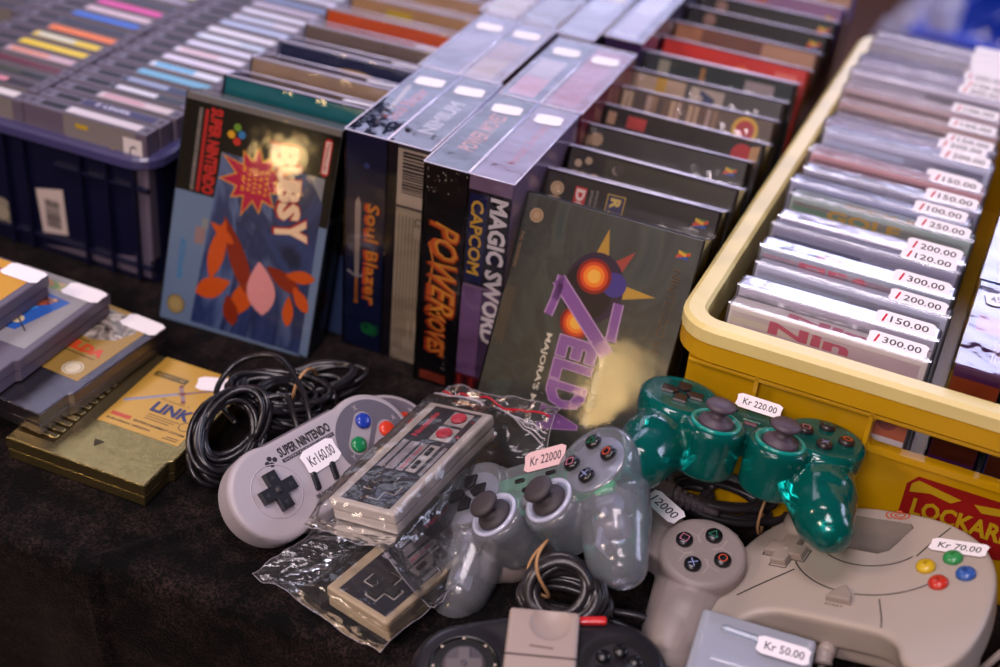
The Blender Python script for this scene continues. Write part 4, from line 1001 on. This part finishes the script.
def pad_common(th, shell, btn, kind):
    meshobj('shell', shell, th)
    dm = {'tint': None}
    dark = mat('dark pad buttons', C('#2a2022'), .32, coat=.3) if kind == 'teal' else mat('black pad buttons', C('#141317'), .3, coat=.3)
    for k in range(4):
        if kind == 'grey': break
        a = k*PI/2; M = T(-50, 15, 0) @ Matrix.Rotation(a, 4, 'Z')
        b = B(); b.prism([(-4.6, 6), (0, 2.2), (4.6, 6), (4.6, 14.5), (-4.6, 14.5)], -.5, 2.6, dark, 1., M=M); o = b.obj('direction_button', th)
    cols = {'triangle': '#2c9a72', 'circle': '#c8503c', 'cross': '#8c98c8', 'square': '#c87a94'}
    for nm, x, y in (('triangle', 50, 29), ('circle', 64, 15), ('cross', 50, 1), ('square', 36, 15)):
        b = B(); b.lathe([(5.6, -.5), (5.6, 2.4), (4.9, 3.4), (2.5, 3.8), (.2, 3.9)], dark, T(x, y, 0), 24)
        c = ink(cols[nm] if kind != 'teal' or nm != 'circle' else '#d8582c', .4); z = 4.0; r = 3.0
        if nm == 'triangle': b.strip([(x-r, y-r*.7), (x+r, y-r*.7), (x, y+r*.95)], .7, c, z=z, closed=True)
        elif nm == 'square': b.strip([(x-r*.8, y-r*.8), (x+r*.8, y-r*.8), (x+r*.8, y+r*.8), (x-r*.8, y+r*.8)], .7, c, z=z, closed=True)
        elif nm == 'circle': b.ring((x, y), r*.75, r, c, z=z)
        else: b.strip([(x-r*.8, y-r*.8), (x+r*.8, y+r*.8)], .7, c, z=z); b.strip([(x-r*.8, y+r*.8), (x+r*.8, y-r*.8)], .7, c, z=z+.02)
        b.obj('face_button', th)
stickm = mat('matte rubber thumb stick', C('#3a3338'), .6, var=.05)
stickt = mat('brownish rubber thumb stick', C('#4a3c48'), .5, var=.05)
def stick(th, x, y, m, ringm, cup):
    b = B(); b.lathe([(12.5, -1.5), (11.6, 1.2), (7.5, 3.6), (5.2, 5), (4.8, 8.5), (5.6, 9.4), (9, 10), (10.2, 11), (10.3, 12.6), (9, 14), (5.5, 14.9), (.3, 15.3)], m, T(x, y, 0), 36); ts = b.obj('thumb_stick', th)
    b = B(); b.lathe([(14.2, -3.), (16.2, -2.6), (17.4, -.8), (17.2, .5), (15.8, 1.), (14.4, .4), (13.8, -1)], ringm, T(x, y, 0), 48); b.obj('stick_ring', ts)
    if cup: b = B(); b.lathe([(12, -24), (13.6, -22), (13.9, -3), (13, -1.6)], cup, T(x, y, 0), 30); b.obj('stick_module', th)

# teal translucent pad
teal = film('translucent teal plastic', tint=(.06, .62, .56), ior=1.5, rough=.13, body=C('#0b8f86'), bodyfac=.36, bump=.06, bscale=40, dist=.001)
MT = pose(274.8, -84, 112, -9.9, 3.5, 4.7) @ Matrix.Scale(.962, 4)
tp = thing('game_controller', 'translucent teal twin stick controller leaning in front of the yellow crate', 'game controller', MT, None)
TSH = pad_shell([teal])
pad_common(tp, TSH, None, 'teal')
inner = mat('teal inner moulding', C('#0c5c58'), .4); innerd = mat('teal inner dark moulding', C('#07302f'), .4)
for x in (-22, 22): stick(tp, x, -10, stickt, mat('teal collar', C('#0e8a80'), .2, coat=.6), innerd)
b = B(); b.box((-44, -2, -16), (44, 28, -13), innerd, 1, 1)
b.obj('circuit_board', tp)
b = B()
for sx in (-1, 1):
    b.box((sx*46, -8, -24), (sx*64, 4, -6), inner, 2, 2); b.lathe([(9, -8), (10, -6), (10, 6), (9, 8)], innerd, T(sx*60, -26, -21) @ rotm(0, 90, 0), 20); b.lathe([(20, -12), (21, -8), (20, -4)], inner, T(sx*50, 15, 0), 28)
b.obj('inner_frame', tp)
b = B(); b.box((-4.5, 5.2, -4), (4.5, 8.6, -1.6), mat('brown analog button', C('#6a4048'), .4), 1, 2); b.obj('mode_button', tp)
b = B(); pl = ink('#9cc8c0', .5, 0); b.text('ANALOG', (0, 12), 12, 2, pl, z=-2.9, bold=.03); b.text('SELECT', (-20, 19), 9, 1.8, pl, z=-2.9, bold=.03); b.text('START', (20, 19), 8, 1.8, pl, z=-2.9, bold=.03)
b.obj('lettering', tp)
for x in (-14, 15): b = B(); b.box((x-3.5, 20.5, -4), (x+3.5, 23.8, -1.4), mat('dark pad buttons', C('#2a2022')), 1, 2); b.obj('select_button' if x < 0 else 'start_button', tp)
price(tp, frame((2, 30, 1.5), (1, -.04, 0), (.04, .9, .5)), 32, 12, 'Kr 220.00', z=0)
# clear pad
clear = film('clear controller plastic', tint=(.80, .86, .94), ior=1.5, rough=.15, body=(.86, .9, 1.), bodyfac=.18, bump=.06, bscale=40, dist=.001)
MC = pose(155.4, -170.2, 70, 16.6, -36.2, 2.0) @ Matrix.Scale(.975, 4)
cp = thing('game_controller', 'clear see-through twin stick controller with a pink 220.00 price sticker', 'game controller', MC, None)
CSH = pad_shell([clear])
pad_common(cp, CSH, None, 'clear')
smoky = film('smoky stick module', tint=(.55, .55, .62), ior=1.45, rough=.2, body=(.3, .28, .36), bodyfac=.3, bump=.05); pcb = mat('green circuit board', C('#1c8a5c'), .4); motor = mat('vibration motor metal', C('#8c8084'), .35, metal=.6); innerw = mat('milky inner moulding', C('#8e8a9a'), .35, coat=.3); innb = mat('dark inner moulding', C('#3a3234'), .4)
for x in (-22, 22): stick(cp, x, -10, stickm, mat('clear collar', C('#b8bcd4'), .15, coat=.8), smoky)
b = B(); b.prism([(-66, 4), (-40, -6), (40, -6), (66, 4), (66, 30), (-66, 30)], -13, -11.5, pcb); b.box((-8, -2, -11.5), (10, 8, -7), innb, .5, 1); b.box((52, -8, -11), (66, -1, -7), mat('bright green board', C('#20b070'), .4), .5, 1); b.obj('circuit_board', cp)
b = B()
for sx in (-1, 1):
    b.lathe([(20.6, -7), (21.4, -5.6), (21, -4)], innerw, T(sx*50, 15, 0), 36)
    b.box((sx*50, -14, -25), (sx*64, -4, -12), innerw, 1.2, 2)
    b.box((sx*54, -44, -30), (sx*58, -14, -14), innerw, 1, 1)
b.obj('inner_frame', cp)
for sx in (-1, 1): b = B(); b.lathe([(8, -9), (9, -8), (9, 8), (8, 9)], motor, T(sx*60, -26, -22) @ rotm(0, 90, 0), 20); b.box((sx*58, -46, -29), (sx*66, -40, -19), innb, 1, 1); b.obj('vibration_motor', cp)
b = B(); b.box((-4.5, 5.2, -4), (4.5, 8.6, -1.4), mat('black pad buttons', C('#141317')), 1, 2); b.obj('mode_button', cp)
for x in (-9, 16): b = B(); b.box((x-3.8, 15, -4), (x+3.8, 18, -1.6), mat('black pad buttons', C('#141317')), 1, 2); b.obj('select_button' if x < 0 else 'start_button', cp)
o = price(cp, frame((10, 29, -1), (1, -.02, 0), (.02, .95, .2)), 34, 15, 'Kr 22000', z=0); o['label'] = 'pink price sticker'; o.data.materials[0] = mat('pink price label', C('#ddb9bd'), .55)
# opaque grey pad
psg = mat('warm grey controller plastic', C('#8d817e'), .45, var=.03, bump=.05, bscale=1500)
MG = pose(217.4, -141, 43, 9.9, 2.6, -11.8)
gp = thing('game_controller', 'warm grey handled controller with four symbol buttons and a 120.00 price sticker', 'game controller', MG, None)
GSH = pad_shell([psg], sticks=False)
pad_common(gp, GSH, None, 'grey')
b = B(); b.ring((50, 15), 20.2, 21., mat('grey dish seam', C('#6b605f'), .5), z=.15, n=48)
lg = mat('grey dish raised edge', C('#a2958f'), .4)
for k in range(4):
    a = PI/4+k*PI/2; M = T(50, 15, 0) @ Matrix.Rotation(a, 4, 'Z')
    b.strip([(5, 4.2), (9, 8.6), (16.5, 8.6)], .8, lg, M @ rotm(rz=-45), .35)
    b.strip([(4.2, 5), (8.6, 9), (8.6, 16.5)], .8, lg, M @ rotm(rz=-45), .35)
b.obj('button_dish', gp)
b = B(); b.box((40, 34, -18), (62, 47, -6), psg, 4, 3); b.text('R1', (52, 43), 3.4, 3, ink('#5a5050'), z=-5.8, bold=.03); b.obj('shoulder_button', gp)
b = B(); b.box((-62, 34, -18), (-40, 47, -6), psg, 4, 3); b.obj('shoulder_button', gp)
b = B(); w, l = 4, 12; b.prism([(-w, -l), (w, -l), (w, -w), (l, -w), (l, w), (w, w), (w, l), (-w, l), (-w, w), (-l, w), (-l, -w), (-w, -w)], -1, 2.5, mat('black pad buttons', C('#141317')), .8, M=T(-50, 15, 0)); b.obj('direction_pad', gp)
price(gp, frame((12, 30, 2.2), (.94, -.34, 0), (.34, .94, 0)) @ rotm(-4, 0, 4), 29, 15, '12000', z=.8)

# ------------------------------------------------------------------ wide rounded pad with window (right)
dcg = mat('cream grey controller plastic', C('#a79a90'), .45, var=.03, nscale=20, bump=.05, bscale=1500)
MD = pose(366.6, -118, 58, 5.4, -20.2, -13.4)
dp = thing('game_controller', 'large cream grey controller with four coloured buttons and a 70.00 price sticker', 'game controller', MD, None)
b = B()
half = [(0, 60), (20, 59), (40, 54), (58, 44), (71, 30), (80, 12), (85, -10), (87, -34), (85, -56), (78, -72), (66, -78), (54, -74), (46, -62), (34, -56), (18, -55), (0, -55)]
P = [p[:2] for p in spline([(x, y, 0) for x, y in half], 4)]
P = [(-x, y) for x, y in P[1:-1]][::-1] + [(x, y) for x, y in P] if False else P[:-1] + [(-p[0], p[1]) for p in P[::-1]][:-1]
b.prism(P[::-1], -24, 0, dcg, 3.5, 4, sc=.97)
for sx in (-1, 1):
    b.capsule((sx*56, 0, -22), 20, (sx*63, -40, -24), 20.5, dcg, n=24); b.capsule((sx*63, -40, -24), 20.5, (sx*65, -62, -28), 17, dcg, n=24)
b.prism([(-60, -50), (60, -50), (66, 30), (30, 52), (-30, 52), (-66, 30)], -38, -20, dcg, 5, 3)
cut = B(); cut.prism([(-27, 47), (-30, 20), (-22, 13), (4, 13), (10, 18), (16, 44), (13, 47.5)], -60, 30, dcg)
DSH = voxel_body(b, 1.2, 8, [dcg], cut)
meshobj('shell', DSH, dp)
seam = mat('dark seam', C('#2b2422'), .7)
def dense(P, k=12):
    out = []
    for i in range(len(P)-1):
        for j in range(k): out.append((P[i][0]+(P[i+1][0]-P[i][0])*j/k, P[i][1]+(P[i+1][1]-P[i][1])*j/k))
    return out+[P[-1]]
b = B()
arc = lambda cx, cy, rx, ry, a0, a1, n=40: [(cx+rx*math.cos(math.radians(a0+(a1-a0)*i/n)), cy+ry*math.sin(math.radians(a0+(a1-a0)*i/n))) for i in range(n+1)]
b.strip(arc(0, 22, 54, 50, 218, 262), 1., seam, z=0); b.strip(arc(0, 22, 54, 50, 276, 330), 1., seam, z=0); b.strip(arc(0, 22, 54, 50, 352, 362), 1., seam, z=0)
b.strip(arc(-6, 28, 35, 29, 196, 336), 1., seam, z=0); b.strip([(28, 17), (32, 32), (38, 50)], 1., seam, z=0)
b.strip([(-40, -16), (-56, -38), (-64, -50)], 1.2, seam, z=0); b.strip([(22, -28), (30, -44), (33, -52)], .8, seam, z=0)
b.text('START', (-2, -41), 12, 2.2, ink('#6b5f58'), z=0, bold=.03)
drape(b, DSH, .12); b.obj('panel_seams', dp)
b = B(); sp = [(8*(.12+t/40)*math.cos(t*.42), 53.2+5*(.12+t/40)*math.sin(t*.42)) for t in range(3, 41)]
b.strip([(p[0]+2, p[1]+1) for p in sp], 1.1, ink('#b8502c', .5), z=0); b.text('Dreamcast', (6, 46.6) if False else (6, 50.4-4.2), 1, 1, dcg, z=-1); drape(b, DSH, .16); o = b.obj('spiral_logo', dp); o['label'] = 'orange spiral mark'
w, l = 5.2, 13; X = [(-w, -l), (w, -l), (w, -w), (l, -w), (l, w), (w, w), (w, l), (-w, l), (-w, w), (-l, w), (-l, -w), (-w, -w)]
b = B(); b.prism(X, -1, 4.8, mat('taupe controller buttons', C('#93867d'), .4), .9, M=T(-52, -2, 0)); b.cyl((-52, -2), 2.6, 4.5, 5.2, mat('taupe controller buttons', C('#93867d')), n=20, bev=.3)
b.obj('direction_pad', dp)
b = B(); b.strip([(-52+p[0]*1.12, -2+p[1]*1.12) for p in X], 1., seam, z=.15, closed=True); b.obj('pad_recess', dp)
b = B(); b.lathe([(16.5, -4), (15.5, 1), (12.5, 3.4), (11, 3.2), (10.6, 6.5), (9.4, 7.6), (9.8, 9.2), (9.2, 10.4), (5, 11), (.3, 11.2)], dcg, T(-54, 34, 0), 36); b.obj('thumb_stick', dp)
for nm, dx, dy, c in (('X', -12.5, 0, '#c9a61c'), ('Y', 0, 12.5, '#2f8a4c'), ('A', 0, -12.5, '#b92c1e'), ('B', 12.5, 0, '#2c56a0')):
    b = B(); b.lathe([(6.1, -.5), (6.1, 1.8), (5.2, 3.2), (3, 4), (.2, 4.2)], mat('button '+c, C(c), .32, coat=.3), T(50+dx, 8+dy, 0), 24); b.text(nm, (50+dx, 8+dy), 2.6, 3, ink({'X': '#8a6c10', 'Y': '#1c5a30', 'A': '#7c1a10', 'B': '#1c3870'}[nm]), z=4.4, bold=.03); b.obj('face_button', dp)
b = B(); b.prism([(-8, -38.5), (8, -38.5), (6.5, -33), (1, -25.5), (-1, -25.5), (-6.5, -33)], -1, 4.5, mat('taupe controller buttons', C('#8f8279')), 1.2, sc=1.05); b.obj('start_button', dp)
price(dp, frame((50, 31, .6), (1, .03, 0), (-.03, 1, 0)), 36, 12.5, 'Kr 70.00', z=.8)
b = B(); cg = mat('beige rubber cable', C('#9c8f88'), .45)
Q = spline([(-4, -46, -24), (-4, -56, -24), (-3, -64, -26), (0, -76, -34)], 8)
b.tube(Q[:18], 4.6, cg, taper=[5.6-.02*i+(.5 if i % 4 < 2 else 0) for i in range(18)][:len(Q[:18])]); b.obj('cable_strain_relief', dp)
b = B(); b.tube(spline([(360, -178, 22), (366, -196, 12), (392, -200, 6), (430, -180, 6), (452, -140, 8), (470, -110, 14), (484, -90, 8)], 10), 2.6, cg)
b.tube(spline([(440, -150, 8), (462, -120, 30), (476, -96, 20), (500, -90, 10)], 10), 2.6, cg); world_part(b, 'cable', dp, MD)

# teal pad cable bundle and plugs
b = B(); coil((262, -56, 26), 36, 15, 7, 3.0, cable_grey, b, rotm(12, 4, 14), .18, 10, 12); coil((236, -60, 20), 22, 12, 3, 3.0, cable_grey, b, rotm(10, 0, 40), .2, 6, 13)
tcb = world_part(b, 'cable', tp, MT)
b = B(); b.tube([Vector((292, -58, 27)) + Matrix.Rotation(math.radians(14), 3, 'Z') @ Vector((3*math.sin(a*PI/10), 17*math.cos(a*PI/16), 17*math.sin(a*PI/16))) for a in range(32)], 1.1, tie, closed=True); world_part(b, 'rubber_band', tp, MT, 'tan rubber band')
plg = mat('grey plug rubber', C('#4b4249'), .5)
b = B(); MP = frame((232, -84, 36), (.96, .12, -.2), (-.12, .98, 0))
b.box((-16, -7, -5), (2, 7, 5), plg, 1.5, 2, M=MP); b.box((-24, -5.5, -3.5), (-15, 5.5, 3.5), mat('black plug core', C('#17151a'), .5), .6, 1, M=MP)
for k in range(5): b.box((3+4.6*k, -6.6+.7*k, -4.6+.5*k), (6.6+4.6*k, 6.6-.7*k, 4.6-.5*k), plg, 1., 2, M=MP)
b.capsule((0, 0, 0), 4.5, (32, 0, 0), 2.8, plg) if False else b.tube([MP @ Vector((2+3*k, 0, 0)) for k in range(12)], 4, plg, taper=[5.4-.25*k for k in range(12)])
world_part(b, 'plug', tp, MT, 'ribbed grey plug')
# clear pad cable
b = B(); coil((200, -214, 46), 20, 17, 6, 3.1, cable_grey, b, rotm(48, -8, 20), .12, 11, 21); coil((202, -212, 38), 21, 18, 5, 3.1, cable_grey, b, rotm(30, -4, 20), .14, 9, 24); coil((196, -206, 28), 24, 16, 4, 3.0, cable_grey, b, rotm(20, 0, 10), .2, 6, 22)
b.tube(spline([(176, -200, 14), (230, -190, 10), (262, -196, 8), (276, -214, 8)], 8), 2.6, cable_grey); b.tube(spline([(215, -186, 10), (250, -182, 14), (270, -200, 10), (262, -225, 8)], 8), 2.6, cable_grey)
world_part(b, 'cable', cp, MC)
b = B(); b.tube([Vector((184, -210, 52)) + Matrix.Rotation(math.radians(30), 3, 'Z') @ Vector((5*math.sin(a*PI/8), 15*math.cos(a*PI/16), 19*math.sin(a*PI/16))) for a in range(32)], 1., tie, closed=True); world_part(b, 'rubber_band', cp, MC, 'tan rubber band')

# ------------------------------------------------------------------ black pad at the bottom edge
bk = mat('black satin controller plastic', C('#1b181e'), .33, coat=.15, var=.05)
MB_ = pose(208, -268, 34, 12, -4, 24)
bp_ = thing('game_controller', 'black rounded controller with a round direction dial and a red lever, at the bottom edge', 'game controller', MB_)
b = B()
for sx in (-1, 1): b.lathe([(24, -26), (31, -20), (33, -12), (32, -5), (28, -.8), (22, 0)], bk, T(sx*44, 0, 0), 40); b.capsule((sx*50, -10, -14), 20, (sx*66, -44, -24), 13, bk, n=20)
b.prism([(-44, -20), (44, -20), (44, 32), (20, 36), (-20, 36), (-44, 32)], -24, -1, bk, 4)
BSH = voxel_body(b, 1.2, 8, [bk]); meshobj('shell', BSH, bp_)
b = B(); sil = mat('polished ring', C('#4a4650'), .12, metal=.9)
b.tube([(-44+20*math.cos(a*PI/24), 20*math.sin(a*PI/24), .6) for a in range(48)], 1.2, mat('gloss black ring', C('#0c0b0e'), .3, coat=.1), closed=True, n=8); b.disc((-44, 0), 19, mat('gloss black ring', C('#0c0b0e')), z=.35)
for k in range(8): a = k*PI/4; b.poly([(-44+17.5*math.cos(a-.06), 17.5*math.sin(a-.06)), (-44+19.4*math.cos(a), 19.4*math.sin(a)), (-44+17.5*math.cos(a+.06), 17.5*math.sin(a+.06))], ink('#c8b8a8'), z=2.1)
b.obj('dial_ring', bp_)
b = B(); b.lathe([(13, 0), (13, 2), (11.5, 3), (.3, 2.4)], mat('dark grey dial', C('#4c454a'), .4), T(-44, 0, .4), 32)
w, l = 3.8, 11; X = [(-w, -l), (w, -l), (w, -w), (l, -w), (l, w), (w, w), (w, l), (-w, l), (-w, w), (-l, w), (-l, -w), (-w, -w)]
b.prism(X, 2.4, 4.6, mat('dial cross', C('#5a5256'), .4), .7, M=T(-44, 0, 0)); b.cyl((-44, 0), 2, 4.4, 4.9, mat('dark grey dial', C('#4c454a')), n=16); b.obj('direction_pad', bp_)
b = B(); b.box((25, 27, -1), (42, 32.5, 3), mat('red lever', C('#c01c22'), .3, coat=.4), 1.6, 3); o = b.obj('lever', bp_); o['label'] = 'red lever'
b = B(); b.ring((46, -2), 17, 22, mat('gloss black ring', C('#0c0b0e')), z=.5); [b.lathe([(4.4, 0), (4.4, 2), (3, 3), (.2, 3.2)], mat('gloss black ring', C('#0c0b0e')), T(46+11*math.cos(k*PI/3+.3), -2+11*math.sin(k*PI/3+.3), 0), 16) for k in range(6)]
b.obj('button_cluster', bp_)
# memory card lying on it
mc = mat('beige grey memory card plastic', C('#a08f88'), .42, var=.03)
MM = pose(206, -262, 50, 8, -3, 17)
b = B(); b.box((-21, -30, -7), (21, 22, 0), mc, 2.2, 3)
card = thing('memory_card', 'beige memory card with a thumb dimple, lying on the black controller', 'memory card', MM)
cutb = B(); cutb.lathe([(.3, -3.2), (7, -2.6), (12, -.6), (13.5, .8), (13.5, 6), (.3, 6)], mc, T(4, 12, 0), 36)
b2 = B(); b2.box((-21, -30, -7), (21, 22, 0), mc, 2.2, 3)
meshobj('card_shell', voxel_body(b2, .7, 3, [mc], cutb), card)
b.bm.free()
b = B(); b.rect(-21, -12.6, 21, -11.4, ink('#3a302e'), z=.1); b.strip([(-7, -5), (7, -6)], 1.2, ink('#6b5b56'), z=.1); b.obj('card_seam', card)
# clear storage case in the corner
cs = thing('storage_case', 'milky clear plastic case with a 50.00 price sticker, at the bottom edge', 'plastic case', pose(288, -248, 42, 4, 0, 4))
milky = film('milky case plastic', tint=(.86, .9, .97), ior=1.5, rough=.16, body=(.85, .88, 1.), bodyfac=.5, bump=.08, bscale=30, dist=.001)
b = B(); b.box((0, -30, -20), (70, 60, 0), milky, 2.5, 3); b.obj('case_shell', cs)
b = B(); b.box((4, -26, -17), (66, 56, -6), ink('#8f98b0'), 2, 2); b.obj('case_contents', cs)
b = B(); b.capsule((16, 48, .2), 2.6, (46, 46, .2), 2.6, film('clear case rib', tint=(.9, .95, 1), ior=1.6, rough=.1, body=(.7, .8, .95), bodyfac=.35, bump=.05)); b.box((12, 22, -.2), (64, 26, .8), milky, .5, 1); b.obj('hinge_rib', cs)
price(cs, frame((52, 42, 1.2), (1, .0, 0), (0, 1, 0)), 32, 14, 'Kr 50.00', z=1.6)

# ------------------------------------------------------------------ far background
bl = mat('blue plastic sheet', C('#1238a8'), .18, coat=.6, nscale=4, var=.35)
b = B(); n = 60; vs = []; fs = []
for j in range(n+1):
    for i in range(n+1):
        x = -1+2*i/n; y = -1+2*j/n; r = math.hypot(x, y)
        h = max(0, 1-r**2.4)
        q = noise.noise(Vector((x*2.6, y*2.6, 3)))*110+abs(noise.noise(Vector((x*6, y*6, 1))))*90
        vs.append((x*420+noise.noise(Vector((x*3, y*3, 9)))*60, y*360, -752+h*(300+q)))
for j in range(n):
    for i in range(n): a = j*(n+1)+i; fs.append((a, a+1, a+n+2, a+n+1))
b.raw(vs, fs, bl, M=T(530, 2900, 200), smooth=False)
tag(b.obj('plastic_sheet'), 'crumpled shiny blue plastic sheet in a heap on the brown floor, top right corner', 'plastic sheet')
wb = mat('white plastic sheet', C('#c8c4dc'), .3, coat=.4)
b = B(); vs2 = [(v[0]*.42, v[1]*.42, (v[2]+752)*.8-752) for v in vs]
b.raw(vs2, fs, wb, M=T(170, 2700, 0), smooth=False)
tag(b.obj('plastic_bag'), 'pale crumpled plastic bag beside the blue sheet, top right', 'plastic bag')

# ------------------------------------------------------------------ light
w = bpy.data.worlds.new('world'); scene.world = w; w.use_nodes = True
w.node_tree.nodes['Background'].inputs[0].default_value = (.30, .22, .34, 1); w.node_tree.nodes['Background'].inputs[1].default_value = .06
def area(name, loc, target, sx, sy, power, col, spread=None):
    l = bpy.data.lights.new(name, 'AREA'); l.shape = 'RECTANGLE'; l.size = sx; l.size_y = sy; l.energy = power; l.color = col
    if spread: l.spread = math.radians(spread)
    o = bpy.data.objects.new(name, l); COL.objects.link(o); o.location = loc
    o.rotation_euler = (Vector(target)-Vector(loc)).to_track_quat('-Z', 'Y').to_euler(); return o
for wx, wp in ((-2.6, 12), (-1.15, 19), (.3, 60)): area('window_light', (wx, 3.6, 1.8), (.1, .3, 0), 1.15, 1.25, wp, (.66, .66, 1.))
area('side_window_light', (2.6, 1.6, 1.5), (.2, .1, .1), 1.2, 1.2, 42, (.66, .70, 1.))
area('ceiling_light', (-2.3, 2.1, 2.7), (-.1, -.1, 0), 1.3, 1.0, 14, (.8, .8, 1.))
area('hall_light', (.0, -.5, 2.0), (.1, -.05, 0), .8, .5, 20, (1., .86, .93))
area('front_fill_light', (.22, -1.7, 1.38), (.05, 0, .1), .7, .4, 21, (1., .84, .88))  # added fill behind the camera to brighten the upright fronts
area('side_light', (-1.3, -1.2, 1.4), (.1, -.1, 0), .4, .4, 16, (1., .76, .62))
area('lamp_low', (-.27, -1.75, .50), (.16, -.02, .06), .08, .24, 1.4, (1., .66, .28))
area('lamp_left', (-.85, -1.75, .28), (-.13, .03, .14), .08, .08, .5, (1., .68, .30))
vs_ = scene.view_settings; vs_.view_transform = 'Standard'; vs_.look = 'None'; vs_.gamma = 1; vs_.exposure = 0.; vs_.use_curve_mapping = False
